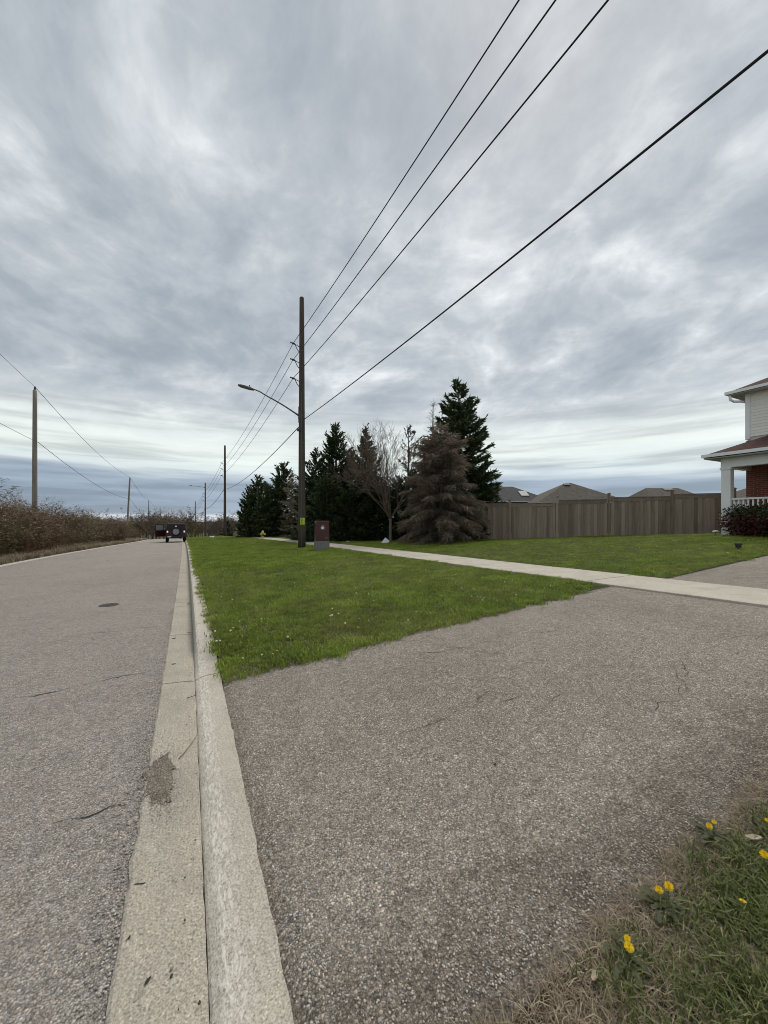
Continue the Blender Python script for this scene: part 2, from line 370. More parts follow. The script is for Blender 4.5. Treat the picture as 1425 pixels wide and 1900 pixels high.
def brick_mat():
    m, t, p = new_mat('red_brick')
    co = objco(t); n = N(t, 'ShaderNodeTexBrick')
    sp = N(t, 'ShaderNodeSeparateXYZ'); t.links.new(co, sp.inputs[0]); cm = N(t, 'ShaderNodeCombineXYZ')
    t.links.new(mathn(t, 'ADD', sp.outputs[0], sp.outputs[1]), cm.inputs[0]); t.links.new(sp.outputs[2], cm.inputs[1])
    t.links.new(cm.outputs[0], n.inputs['Vector'])
    n.inputs['Color1'].default_value = (0.24, 0.062, 0.040, 1); n.inputs['Color2'].default_value = (0.15, 0.042, 0.030, 1)
    n.inputs['Mortar'].default_value = (0.24, 0.20, 0.17, 1); n.inputs['Scale'].default_value = 1.0
    n.inputs['Mortar Size'].default_value = 0.008; n.inputs['Brick Width'].default_value = 0.22; n.inputs['Row Height'].default_value = 0.075
    setp(t, p, n.outputs[0], 0.9, 0.2, n.outputs[1], -0.4, 0.01)
    return m
MAT['brick'] = brick_mat()
def shingle_mat(name, a, b):
    m, t, p = new_mat(name)
    co = objco(t); n = N(t, 'ShaderNodeTexBrick')
    sp = N(t, 'ShaderNodeSeparateXYZ'); t.links.new(co, sp.inputs[0]); cm = N(t, 'ShaderNodeCombineXYZ')
    t.links.new(mathn(t, 'ADD', sp.outputs[0], sp.outputs[1]), cm.inputs[0]); t.links.new(sp.outputs[2], cm.inputs[1])
    t.links.new(cm.outputs[0], n.inputs['Vector'])
    n.inputs['Color1'].default_value = (*a, 1); n.inputs['Color2'].default_value = (*b, 1)
    n.inputs['Mortar'].default_value = (*[x * 0.5 for x in b], 1); n.inputs['Scale'].default_value = 1.0
    n.inputs['Mortar Size'].default_value = 0.006; n.inputs['Brick Width'].default_value = 0.33; n.inputs['Row Height'].default_value = 0.06
    c = mixc(t, 1.0, n.outputs[0], ramp(t, noise(t, co, 2.5, 5, 0.6), [(0.3, 0.8), (0.7, 1.2)]), 'MULTIPLY')
    setp(t, p, c, 0.9, 0.2, n.outputs[1], -0.5, 0.015)
    return m
MAT['shingle'] = shingle_mat('brown_shingles', (0.088, 0.038, 0.029), (0.058, 0.027, 0.022))
MAT['greyshingle'] = shingle_mat('grey_brown_shingles', (0.135, 0.115, 0.098), (0.095, 0.082, 0.072))
MAT['darkshingle'] = shingle_mat('slate_shingles', (0.088, 0.088, 0.090), (0.062, 0.062, 0.066))

# ------------------------------------------------------------------ mesh helpers
class MB:
    def __init__(s): s.v = []; s.f = []; s.tone = []
    def quad(s, a, b, c, d, tone=0.5):
        i = len(s.v); s.v += [tuple(a), tuple(b), tuple(c), tuple(d)]; s.f.append((i, i + 1, i + 2, i + 3)); s.tone += [tone] * 4
    def tri(s, a, b, c, tone=0.5):
        i = len(s.v); s.v += [tuple(a), tuple(b), tuple(c)]; s.f.append((i, i + 1, i + 2)); s.tone += [tone] * 3
    def box(s, x0, x1, y0, y1, z0, z1, M=None, tone=0.5):
        p = [Vector((x, y, z)) for z in (z0, z1) for y in (y0, y1) for x in (x0, x1)]
        if M is not None: p = [M @ q for q in p]
        i = len(s.v); s.v += [tuple(q) for q in p]; s.tone += [tone] * 8
        s.f += [(i + a, i + b, i + c, i + d) for a, b, c, d in ((0, 2, 3, 1), (4, 5, 7, 6), (0, 1, 5, 4), (1, 3, 7, 5), (3, 2, 6, 7), (2, 0, 4, 6))]
    def tube(s, pts, radii, n=6, tone=0.5, cap=True):
        pts = [Vector(p) for p in pts]; i0 = len(s.v)
        if isinstance(radii, (int, float)): radii = [radii] * len(pts)
        ref = Vector((0.31, 0.17, 0.93)).normalized()
        for k, p in enumerate(pts):
            d = (pts[min(k + 1, len(pts) - 1)] - pts[max(k - 1, 0)])
            d = d.normalized() if d.length > 1e-9 else Vector((0, 0, 1))
            a = d.cross(ref)
            if a.length < 0.05: a = d.cross(Vector((1, 0, 0)))
            a.normalize(); b = d.cross(a)
            for j in range(n):
                t = 2 * math.pi * j / n
                s.v.append(tuple(p + (a * math.cos(t) + b * math.sin(t)) * radii[k])); s.tone.append(tone)
        for k in range(len(pts) - 1):
            for j in range(n):
                q = i0 + k * n
                s.f.append((q + j, q + (j + 1) % n, q + n + (j + 1) % n, q + n + j))
        if cap:
            s.f.append(tuple(i0 + j for j in range(n))[::-1]); s.f.append(tuple(i0 + (len(pts) - 1) * n + j for j in range(n)))
    def lathe(s, prof, n=16, M=None, tone=0.5):
        i0 = len(s.v)
        for r, z in prof:
            for j in range(n):
                t = 2 * math.pi * j / n; q = Vector((r * math.cos(t), r * math.sin(t), z))
                if M is not None: q = M @ q
                s.v.append(tuple(q)); s.tone.append(tone)
        for k in range(len(prof) - 1):
            for j in range(n):
                q = i0 + k * n
                s.f.append((q + j, q + (j + 1) % n, q + n + (j + 1) % n, q + n + j))
        s.f.append(tuple(i0 + j for j in range(n))[::-1]); s.f.append(tuple(i0 + (len(prof) - 1) * n + j for j in range(n)))
    def mesh(s, name, mat, smooth=False, tone=False):
        m = bpy.data.meshes.new(name); m.from_pydata(s.v, [], s.f)
        if tone:
            a = m.attributes.new('tone', 'FLOAT', 'POINT'); a.data.foreach_set('value', np.array(s.tone, dtype=np.float32))
        m.materials.append(mat if not isinstance(mat, str) else MAT[mat])
        if smooth: m.polygons.foreach_set('use_smooth', [True] * len(m.polygons))
        return m
    def build(s, name, mat, parent=None, smooth=False, tone=False, loc=None):
        return link(name, s.mesh(name, mat, smooth, tone), parent, loc)
def link(name, mesh, parent=None, loc=None, rot=None, scale=None):
    o = bpy.data.objects.new(name, mesh); COL.objects.link(o)
    if parent is not None: o.parent = parent
    if loc is not None: o.location = loc
    if rot is not None: o.rotation_euler = rot
    if scale is not None: o.scale = scale
    return o
def tag(o, label=None, cat=None, group=None, kind=None):
    if label: o['label'] = label
    if cat: o['category'] = cat
    if group: o['group'] = group
    if kind: o['kind'] = kind
    return o
def thing(name, label, cat, loc=(0, 0, 0), rz=0.0, group=None):
    o = bpy.data.objects.new(name, None); COL.objects.link(o)
    o.empty_display_size = 0.2
    o.location = loc; o.rotation_euler = (0, 0, rz)
    return tag(o, label, cat, group)
def struct_root(name):
    o = bpy.data.objects.new(name, None); COL.objects.link(o); o['kind'] = 'structure'; o.empty_display_size = 0.2
    return o
def bevel(o, wdt=0.01, seg=2):
    b = o.modifiers.new('bevel', 'BEVEL'); b.width = wdt; b.segments = seg; b.limit_method = 'ANGLE'
    return o

def sheet(name, ys, ufn, mat, zoff=0.0, zfn=None, edge=None, smooth=True, parent=None, kind='structure'):
    """a surface laid on the terrain; ufn(y) gives the list of positions across, measured from the kerb line"""
    v = []; f = []; ed = []
    n = None
    for y in ys:
        us = ufn(y); n = len(us)
        for u in us:
            x = u + shift(y)
            z = (terrain(x, y) if zfn is None else zfn(u, y)) + zoff
            v.append((x, y, z)); ed.append(edge(u, y) if edge else 0.0)
    for i in range(len(ys) - 1):
        for j in range(n - 1):
            a = i * n + j; f.append((a, a + 1, a + n + 1, a + n))
    m = bpy.data.meshes.new(name); m.from_pydata(v, [], f); m.materials.append(MAT[mat])
    a = m.attributes.new('edge', 'FLOAT', 'POINT'); a.data.foreach_set('value', np.array(ed, dtype=np.float32))
    if smooth: m.polygons.foreach_set('use_smooth', [True] * len(m.polygons))
    o = link(name, m, parent)
    if kind and parent is None: o['kind'] = kind
    return o
def frange(a, b, st):
    n = max(1, int(round((b - a) / st))); return [a + (b - a) * i / n for i in range(n + 1)]
def lerp(a, b, t): return a + (b - a) * t
def wob(s, f, ph): return s * (math.sin(f * ph) + 0.6 * math.sin(2.3 * f * ph + 1.3) + 0.4 * math.sin(5.1 * f * ph + 0.4))

# ================================================================== THE SETTING
def left_u(y):
    if y < 16: return -6.45
    if y < 46: return -6.45 + 2.35 * ss(12, 52, y) * 1.0
    return -6.45 + 2.35 * ss(12, 52, y)
YS = frange(-60, -8, 4) + frange(-7.5, 30, 0.5) + frange(31, 80, 1.0) + [85, 90, 100, 110, 125, 140, 160, 180, 200, 220, 260, 320, 420, 600, 900, 1500, 3500]
US = [-3000, -900, -300, -120, -60, -30, -20, -15, -12, -9.5, -8.5, -7.5, -6.3, -4, -2, 0.0, 0.288, 0.30, 1, 2, 3, 4, 4.85, 5.2, 5.6, 6.0, 6.4, 7, 7.9, 9, 10, 11, 12, 13, 14, 15, 16, 17, 18, 20, 25, 30, 60, 120, 300, 900, 3000]
sheet('ground', YS, lambda y: US, 'ground', -0.07)

road = sheet('road', frange(-30, 0, 1) + frange(0.25, 30, 0.25) + frange(31, 90, 1) + [95, 100, 110, 125, 150, 180], lambda y: [lerp(left_u(y) - 0.05, -0.15, k / 12) for k in range(13)], 'road')

# far gutter along the other side
fg = struct_root('far_gutter')
for i in range(26):
    y0, y1 = -12 + i * 3.0, -12 + (i + 1) * 3.0 - 0.012
    sheet('gutter_slab', frange(y0, y1, 1.5), lambda y: [left_u(y) - 0.22, left_u(y) + 0.02, left_u(y) + 0.16], 'far_gutter', 0.012, parent=fg, zfn=lambda u, y: road_z(y))

# kerb and gutter, cast in sections
kerb = struct_root('kerb')
BR = [-7, -4, -1.3, 1.0, 4.27, 6.1, 8.6, 11.1, 14.0] + [17 + 3 * i for i in range(21)]
kr = random.Random(3)
for i in range(len(BR) - 1):
    y0, y1 = BR[i] + (0.010 if BR[i] == 4.27 else 0.006), BR[i + 1] - 0.006
    near = BR[i] < 12
    ys = frange(y0, y1, 0.06 if near else 0.5)
    nv = 5
    for kind in ('gutter_slab', 'kerb_section'):
        v = []; f = []; ed = []
        for y in ys:
            b = road_z(y); j = (lambda s: kr.gauss(0, s) if near else 0.0)
            jl = wob(0.0018, 2.1, y) + wob(0.0015, 14.0, y) + j(0.0035)
            if kind == 'gutter_slab':
                pr = [(-0.232 + jl, b - 0.10, 0), (-0.230 + jl, b + 0.006, 0.5), (-0.218 + jl * 0.6, b + 0.013, 0.2), (-0.05, b + 0.004, 0), (0.03, b - 0.006, 0), (0.0585 + j(0.0012), b - 0.011, 0), (0.059, b - 0.035, 0)]
            else:
                h = kerb_h(y); k = (h - 0.035) / 0.10
                pr = [(0.0600, b - 0.035, 0), (0.0615 + j(0.001), b - 0.010, 0), (lerp(0.070, 0.078, k) + j(0.0015), b + lerp(-0.002, h * 0.72, k), lerp(0.15, 0.0, k)),
                      (lerp(0.105, 0.092, k) + j(0.002), b + h * lerp(0.42, 0.94, k), 1.0), (lerp(0.15, 0.112, k) + j(0.002), b + h * lerp(0.68, 1.0, k), 0.85),
                      (0.20, b + h * lerp(0.86, 1.02, k), 0.25), (0.288 + wob(0.0012, 2.7, y) + wob(0.001, 13.0, y) + j(0.0025), b + h * lerp(1.0, 1.03, k), 0.1), (0.292, b - 0.10, 0)]
            for u, z, e in pr: v.append((u + shift(y), y, z)); ed.append(e)
        n = len(pr)
        for a in range(len(ys) - 1):
            for c in range(n - 1): f.append((a * n + c, a * n + c + 1, (a + 1) * n + c + 1, (a + 1) * n + c))
        f.append(tuple(range(n))[::-1]); f.append(tuple((len(ys) - 1) * n + c for c in range(n)))
        m = bpy.data.meshes.new(kind); m.from_pydata(v, [], f); m.materials.append(MAT['gutter' if kind == 'gutter_slab' else 'kerb'])
        a = m.attributes.new('edge', 'FLOAT', 'POINT'); a.data.foreach_set('value', np.array(ed, dtype=np.float32))
        link(kind, m, kerb)

# driveway, either side of the sidewalk
def dedge(u, y):
    d = min(abs(y - 0.86), abs(3.98 - y))
    e = max(0.0, 1 - d / 0.85) ** 0.8 if y < 2.5 else max(0.0, 1 - d / 0.16) * 0.8
    e = max(e, 0.75 * max(0, 1 - abs(u - 0.30) / 0.07))
    if u < 1.6 and y < 2.2: e = max(e, 0.55 * (1 - ss(0.3, 1.6, u)) * (1 - ss(1.0, 2.2, y)))
    return e
DY = frange(0.62, 4.10, 0.06)
driveway = struct_root('driveway')
sheet('apron', DY, lambda y: [lerp(0.285, walk_u(y) + 0.05, k / 70) for k in range(71)], 'drive', 0.0, edge=dedge, parent=driveway)
sheet('parking_pad', frange(0.62, 4.05, 0.12), lambda y: [lerp(walk_u(y) + W_WALK - 0.05, 16.4, k / 40) for k in range(41)], 'drive', 0.008, edge=lambda u, y: max(0, 1 - abs(4.0 - y) / 0.2) * 0.6, parent=driveway)

# sidewalk slabs
sidewalk = struct_root('sidewalk')
y = -9.2
while y < 36:
    y0, y1 = y + 0.006, y + 1.52 - 0.006
    v = []; f = []
    dz = R.uniform(-0.004, 0.004)
    yl = frange(y0, y1, 0.5)
    for yy in yl:
        for u, t in ((walk_u(yy), -0.10), (walk_u(yy) + 0.004, 0.026), (walk_u(yy) + 0.012, 0.031), (walk_u(yy) + W_WALK - 0.012, 0.031), (walk_u(yy) + W_WALK - 0.004, 0.026), (walk_u(yy) + W_WALK, -0.10)):
            x = u + shift(yy); v.append((x, yy, road_z(yy) + walk_off(yy) + 0.012 * (u - walk_u(yy)) + t + dz))
    for a in range(len(yl) - 1):
        for c in range(5): f.append((a * 6 + c, a * 6 + c + 1, a * 6 + c + 7, a * 6 + c + 6))
    f.append(tuple(range(6))[::-1]); f.append(tuple((len(yl) - 1) * 6 + c for c in range(6)))
    m = bpy.data.meshes.new('slab'); m.from_pydata(v, [], f); m.materials.append(MAT['walk'])
    link('slab', m, sidewalk)
    y += 1.52

# lawns
sheet('boulevard_lawn', frange(4.02, 12, 0.25) + frange(12.5, 36, 0.5) + frange(37, 80, 1), lambda y: [lerp(0.275, walk_u(y) - 0.01, k / 16) for k in range(17)], 'lawn', 0.005)
sheet('near_lawn', frange(-8, 0.84, 0.17), lambda y: [lerp(0.285, walk_u(y) - 0.01, k / 16) for k in range(17)], 'verge', 0.006)
sheet('front_lawn', frange(3.95, 36, 0.5) + frange(37, 80, 1), lambda y: [lerp(walk_u(y) + W_WALK + 0.005, 24 if y < 36 else 40, k / 30) for k in range(31)], 'lawn', 0.020)
sheet('side_lawn', frange(-8, 0.70, 0.4), lambda y: [lerp(walk_u(y) + W_WALK + 0.005, 24, k / 30) for k in range(31)], 'lawn', 0.014)
sheet('verge', frange(-12, 66, 1.0), lambda y: [lerp(left_u(y) - 3.6, left_u(y) - 0.2, k / 8) for k in range(9)], 'verge', 0.012)
# a pale path crosses beyond the lawn
pth = sheet('path', [70.0, 71.3], lambda y: [lerp(1.0, 9.0, k / 8) for k in range(9)], 'walk', 0.05)

# ------------------------------------------------------------------ cracks, patch, manhole
def ribbon(name, pts, wd, parent, z=0.004, seed=1, mat='crack', jit=0.02):
    r = random.Random(seed); L = []; 
    P = []
    for a, b in zip(pts[:-1], pts[1:]):
        n = max(2, int((Vector(b) - Vector(a)).length / 0.035))
        for k in range(n): P.append((lerp(a[0], b[0], k / n), lerp(a[1], b[1], k / n)))
    P.append(pts[-1])
    mb = MB(); prev = None; jx = jy = 0.0
    for k, (x, y_) in enumerate(P):
        jx = jx * 0.8 + r.gauss(0, jit * 0.5); jy = jy * 0.8 + r.gauss(0, jit * 0.5)
        x += jx; y_ += jy
        wv = wd * max(0.12, 0.7 + 0.6 * math.sin(k * 0.37 + seed) + r.gauss(0, 0.35)) * min(1, k / 4 + 0.1) * min(1, (len(P) - 1 - k) / 4 + 0.1)
        a = Vector((x, y_ - wv / 2, terrain(x, y_) + z)); b = Vector((x, y_ + wv / 2, terrain(x, y_) + z))
        if prev: mb.quad(prev[0], a, b, prev[1])
        prev = (a, b)
    return mb.build(name, mat, parent)
def gp(px, py):
    p = ground_at(px, py); return (p.x, p.y)
for k, (pp, wd) in enumerate([
    ([(-30, 1552), (60, 1540), (150, 1512), (215, 1490), (262, 1484)], 0.011),
    ([(-30, 1302), (60, 1292), (130, 1276), (225, 1256), (268, 1250), (292, 1238)], 0.014),
    ([(150, 1178), (215, 1172), (270, 1164), (300, 1163)], 0.012),
    ([(268, 1250), (282, 1253), (297, 1257)], 0.010),
    ([(20, 1098), (70, 1080), (120, 1062), (170, 1044)], 0.016),
    ([(-40, 1216), (40, 1200), (110, 1190), (160, 1176)], 0.009),
    ([(190, 1041), (212, 1041), (232, 1040)], 0.05), ([(130, 1036), (150, 1036), (165, 1035)], 0.04)]):
    ribbon('crack', [gp(*q) for q in pp], wd * 0.62, road, seed=k + 3)
for k, (pp, wd) in enumerate([
    ([(700, 1192), (760, 1190), (830, 1199), (905, 1203)], 0.007), ([(760, 1216), (850, 1207), (940, 1214), (1010, 1208)], 0.007),
    ([(840, 1182), (900, 1192), (960, 1200)], 0.006), ([(930, 1165), (985, 1175), (1040, 1172)], 0.006),
    ([(437, 1320), (436, 1345), (445, 1362)], 0.012)]):
    ribbon('crack', [gp(*q) for q in pp], wd, driveway, seed=k + 30)

cr_ = random.Random(8)
for k in range(16):
    x, y_ = cr_.uniform(0.6, 5.6), cr_.uniform(1.3, 3.8); a = cr_.uniform(-0.5, 0.5) + (math.pi / 2 if cr_.random() < 0.35 else 0); pp = [(x, y_)]
    for _ in range(cr_.randint(3, 7)):
        a += cr_.gauss(0, 0.5); x += 0.22 * math.cos(a); y_ += 0.22 * math.sin(a)
        if not (0.35 < x < 6.2 and 1.0 < y_ < 3.9): break
        pp.append((x, y_))
    if len(pp) > 2: ribbon('crack', pp, 0.0038, driveway, seed=200 + k)
for k in range(12):
    x, y_ = cr_.uniform(-5.5, -0.6), cr_.uniform(3.0, 16.0); a = cr_.uniform(-0.35, 0.35); pp = [(x, y_)]
    for _ in range(cr_.randint(4, 9)):
        a += cr_.gauss(0, 0.35); x += 0.25 * math.cos(a); y_ += 0.25 * math.sin(a)
        if not (-6.0 < x < -0.3): break
        pp.append((x, y_))
    if len(pp) > 2: ribbon('crack', pp, 0.006, road, seed=240 + k)
def blob(name, px, py, pts, mat, z, parent=None, seed=5):
    """irregular thin spill lying on the concrete"""
    r = random.Random(seed)
    P = [ground_at(a, b) for a, b in pts]; c = sum(P, Vector()) / len(P)
    ring = []
    for a, b in zip(P, P[1:] + P[:1]):
        for k in range(6):
            q = a.lerp(b, k / 6); q = q + Vector((r.gauss(0, 0.010), r.gauss(0, 0.014), 0)); ring.append(q)
    mb = MB(); zz = lambda q, h: (q.x, q.y, road_z(q.y) + z + h)
    for a, b in zip(ring, ring[1:] + ring[:1]):
        ai = a.lerp(c, 0.25); bi = b.lerp(c, 0.25)
        mb.quad(zz(a, 0.0), zz(b, 0.0), zz(bi, 0.006), zz(ai, 0.006))
        mb.tri(zz(ai, 0.006), zz(bi, 0.006), zz(c, 0.009))
    return mb.build(name, mat, parent)
pt = blob('asphalt_spill', 0, 0, [(272, 1480), (266, 1440), (285, 1415), (312, 1402), (322, 1428), (318, 1462), (312, 1492), (290, 1494)], 'patch', 0.013)
tag(pt, 'dark crumbled asphalt patch spilled across the pale gutter', 'asphalt patch')

mc = ground_at(202, 1123)
mh = thing('manhole_cover', 'round rusty iron cover set flush in the road', 'manhole cover', (mc.x, mc.y, road_z(mc.y)))
mh.scale = (0.47, 0.47, 1)
mb = MB(); mb.lathe([(0.34, 0.002), (0.345, 0.008), (0.31, 0.008), (0.31, 0.004)], 32); mb.build('rim', 'iron', mh)
mb = MB(); mb.lathe([(0.305, 0.001), (0.302, 0.007), (0.0, 0.007)], 32)
for a in range(-4, 5):
    for b in range(-4, 5):
        if a * a + b * b < 18: mb.box(a * 0.06 - 0.018, a * 0.06 + 0.018, b * 0.06 - 0.018, b * 0.06 + 0.018, 0.0065, 0.010)
mb.build('lid', 'iron', mh)

# ------------------------------------------------------------------ grass (stuff)
def tuft(name, mat, n, h, spread, wd, lean, seed, flat=False):
    r = random.Random(seed); mb = MB()
    for _ in range(n):
        a = r.uniform(0, 6.283); d = spread * math.sqrt(r.random()); b = Vector((d * math.cos(a), d * math.sin(a), -0.008))
        az = r.uniform(0, 6.283); hh = h * r.uniform(0.55, 1.15); ln = lean * r.uniform(0.3, 1.3)
        di = Vector((math.cos(az), math.sin(az), 0)); sd_ = Vector((-di.y, di.x, 0)) * wd * r.uniform(0.7, 1.2) * 0.5
        if flat:
            up0 = hh * 0.10; m_ = b + di * hh * 0.5 + Vector((0, 0, 0.012 + r.uniform(0, 0.016))); t_ = b + di * hh + Vector((r.gauss(0, 0.01), r.gauss(0, 0.01), 0.008 + r.uniform(0, 0.012)))
        else:
            m_ = b + di * ln * hh * 0.35 + Vector((0, 0, hh * 0.60)); t_ = b + di * ln * hh + Vector((0, 0, hh * (1.0 - 0.25 * min(1.2, ln))))
        tn = r.random()
        i = len(mb.v); mb.v += [tuple(b - sd_), tuple(b + sd_), tuple(m_ - sd_ * 0.8), tuple(m_ + sd_ * 0.8), tuple(t_)]; mb.tone += [tn] * 5
        mb.f += [(i, i + 1, i + 3, i + 2), (i + 2, i + 3, i + 4)]
    me = mb.mesh(name, mat, False, True)
    return bpy.data.objects.new(name, me)
def scatter_group(name, col):
    t = bpy.data.node_groups.new(name, 'GeometryNodeTree')
    t.interface.new_socket('Geometry', in_out='INPUT', socket_type='NodeSocketGeometry')
    t.interface.new_socket('Geometry', in_out='OUTPUT', socket_type='NodeSocketGeometry')
    gi = t.nodes.new('NodeGroupInput'); go = t.nodes.new('NodeGroupOutput'); ip = t.nodes.new('GeometryNodeInstanceOnPoints')
    ci = t.nodes.new('GeometryNodeCollectionInfo'); ci.inputs['Collection'].default_value = col
    ci.inputs['Separate Children'].default_value = True; ci.inputs['Reset Children'].default_value = True
    def na(nm, ty):
        n = t.nodes.new('GeometryNodeInputNamedAttribute'); n.data_type = ty; n.inputs[0].default_value = nm; return n.outputs[0]
    t.links.new(gi.outputs[0], ip.inputs['Points']); t.links.new(ci.outputs[0], ip.inputs['Instance'])
    ip.inputs['Pick Instance'].default_value = True
    t.links.new(na('idx', 'INT'), ip.inputs['Instance Index'])
    t.links.new(na('rot', 'FLOAT_VECTOR'), ip.inputs['Rotation'])
    t.links.new(na('scl', 'FLOAT_VECTOR'), ip.inputs['Scale'])
    t.links.new(ip.outputs[0], go.inputs[0])
    return t
def scatter(name, tufts, pts, label, cat):
    """pts: (x, y, z, scale, index)"""
    c = bpy.data.collections.new(name + '_tufts')
    for o in tufts: c.objects.link(o)
    m = bpy.data.meshes.new(name); m.from_pydata([p[:3] for p in pts], [], [])
    n = len(pts); rr = np.random.RandomState(len(pts))
    a = m.attributes.new('idx', 'INT', 'POINT'); a.data.foreach_set('value', np.array([p[4] for p in pts], dtype=np.int32))
    a = m.attributes.new('rot', 'FLOAT_VECTOR', 'POINT'); rot = np.zeros((n, 3), np.float32); rot[:, 2] = rr.uniform(0, 6.28, n); rot[:, 0] = rr.normal(0, 0.08, n); a.data.foreach_set('vector', rot.ravel())
    a = m.attributes.new('scl', 'FLOAT_VECTOR', 'POINT'); s = np.array([p[3] for p in pts], np.float32); a.data.foreach_set('vector', np.repeat(s[:, None], 3, 1).ravel())
    o = link(name, m); g = o.modifiers.new('scatter', 'NODES'); g.node_group = scatter_group(name, c)
    return tag(o, label, cat, kind='stuff')
def vnoise(x, y, s=0):
    return 0.5 + 0.25 * (math.sin(1.7 * x + 0.9 * y + s) + math.sin(-1.1 * x + 2.3 * y + 1.7 * s) ) + 0.12 * math.sin(5.3 * x - 3.1 * y + s) + 0.12 * math.sin(4.1 * x + 6.7 * y + 2 * s)
gr = random.Random(11)
# lawn on the boulevard
T = [tuft('lawn_tuft', 'grass', 22, 0.052, 0.055, 0.0055, 0.75, 20 + i) for i in range(5)] + [tuft('lawn_tuft_far', 'grass', 26, 0.060, 0.13, 0.012, 0.75, 40 + i) for i in range(4)] + [tuft('dry_lawn_tuft', 'straw', 10, 0.07, 0.05, 0.004, 1.0, 60 + i, True) for i in range(2)]
pts = []
def lawn_points(x_lo, x_hi, y0, y1, dens_near, edge=None):
    for yy0 in frange(y0, y1, 0.5)[:-1]:
        lo, hi = x_lo(yy0), x_hi(yy0)
        D = math.hypot(max(0, min(abs(lo), abs(hi))), yy0)
        d = max(3.0, yy0)
        dens = dens_near * min(1.0, (5.0 / d) ** 1.3); dens = max(dens, 26)
        far = yy0 > 11
        n = int((hi - lo) * 0.5 * dens)
        for _ in range(n):
            u = gr.uniform(lo, hi); yy = yy0 + gr.uniform(0, 0.5)
            x = u + shift(yy)
            cxx = x * CT - yy * ST; cz = x * ST + yy * CT
            if cz < -0.5 or (abs(cxx) > cz * 1.12 + 0.6 and (abs(cxx) > cz * 1.12 + 4.0 or gr.random() < 0.5)): continue
            s = gr.uniform(0.7, 1.2) * (0.85 + 0.35 * vnoise(x * 1.4, yy * 1.4))
            if edge and not edge(u, yy): continue
            i = gr.randrange(5, 9) if far else (gr.randrange(9, 11) if gr.random() < 0.04 + 0.10 * (vnoise(x * 2, yy * 2, 3) > 0.8) else gr.randrange(0, 5))
            pts.append((x, yy, (terrain(x, yy) if u > 0.29 else road_z(yy) + kerb_h(yy) * 1.02) + 0.010, s * (1.15 if far else 1.0) * (0.7 if u < 0.29 else 1), i))
def edge_b(u, yy):
    if yy < 3.93 + wob(0.034, 3.1, u) + wob(0.016, 11.0, u) + gr.gauss(0, 0.012): return False
    if vnoise(u * 2.6, yy * 2.6, 5) > 1.02 and gr.random() < 0.6: return False
    if u < 0.295 + wob(0.020, 1.9, yy) + wob(0.010, 7.0, yy) - 0.11 * ss(4.8, 8, yy): return False
    us = walk_u(yy)
    if u > us - 0.02 + wob(0.012, 4.0, yy): return False
    if u > us - 1.0 and yy < 3.94 + 0.35 * ss(us - 0.9, us, u): return False
    return True
lawn_points(lambda y: 0.14, lambda y: walk_u(y), 3.9, 60, 620, edge_b)
def edge_f(u, yy):
    us = walk_u(yy) + W_WALK
    if u < us + 0.02 + abs(wob(0.012, 4.0, yy)): return False
    if yy < 3.99 + wob(0.03, 2.1, u): return False
    return True
lawn_points(lambda y: walk_u(y) + W_WALK, lambda y: 19.0 if y < 12 else 16, 3.9, 40, 380, edge_f)
scatter('lawn_grass', T, pts, 'short mown green grass covering the lawns', 'grass')
# rough grass by the photographer's feet
T = [tuft('rough_tuft', 'roughgrass', 8, 0.078, 0.045, 0.0052, 1.2, 80 + i) for i in range(6)] + [tuft('straw_tuft', 'straw', 9, 0.095, 0.05, 0.0032, 1.0, 90 + i, True) for i in range(4)] + [tuft('straw_upright', 'straw', 5, 0.075, 0.04, 0.0024, 1.2, 96 + i) for i in range(3)]
pts = []
for it in range(76000):
    x = gr.uniform(0.32, 4.6); yy = gr.uniform(-0.9, 1.0)
    if it >= 46000: x = gr.uniform(0.32, 6.3); yy = gr.uniform(-3.2, 0.95)
    cxx = x * CT - yy * ST; cz = x * ST + yy * CT
    inside = cz >= 0.5 and abs(cxx) <= cz * 1.1 + 0.3
    if inside == (it >= 46000): continue
    ed = 0.86 + wob(0.020, 5.0, x) + 0.02 * math.sin(11 * x)
    if yy > ed + abs(gr.gauss(0, 0.02)): continue
    inn = (ed - yy)
    pg = ss(-0.01, 0.26, inn) * (0.55 + 0.55 * ss(0.6, 1.8, x)) * (0.35 + 1.0 * ss(0.35, 0.75, vnoise(x * 3.1, yy * 3.1, 2)))
    if gr.random() > 0.30 + 0.25 * ss(0, 0.1, inn): continue
    q = gr.random()
    if q < pg * 0.70: i = gr.randrange(0, 6); s = gr.uniform(0.55, 1.05)
    elif q < 0.90: i = gr.randrange(6, 10); s = gr.uniform(0.5, 1.1)
    else: i = gr.randrange(10, 13); s = gr.uniform(0.5, 1.0)
    if inn < 0.05: s *= 0.7
    pts.append((x, yy, terrain(x, yy) + 0.016, s, i))
scatter('rough_grass', T, pts, 'rough dry and green grass beside the driveway edge', 'grass')
# grass on the far verge
T = [tuft('verge_tuft', 'roughgrass', 16, 0.13, 0.14, 0.014, 0.9, 120 + i) for i in range(3)] + [tuft('verge_straw', 'straw', 14, 0.30, 0.14, 0.012, 0.9, 130 + i) for i in range(3)]
pts = []
for _ in range(9000):
    yy = 12 + 52 * gr.random() ** 1.4; v = gr.random()
    u = left_u(yy) - 0.25 - 2.6 * v; x = u + shift(yy)
    st = ss(0.2, 0.75, v)
    pts.append((x, yy, terrain(x, yy) + 0.01, gr.uniform(0.6, 1.2) * (1 + 1.0 * st), gr.randrange(3, 6) if gr.random() < 0.12 + 0.75 * st else gr.randrange(0, 3)))
scatter('verge_grass', T, pts, 'patchy green and straw grass along the far road edge', 'grass')

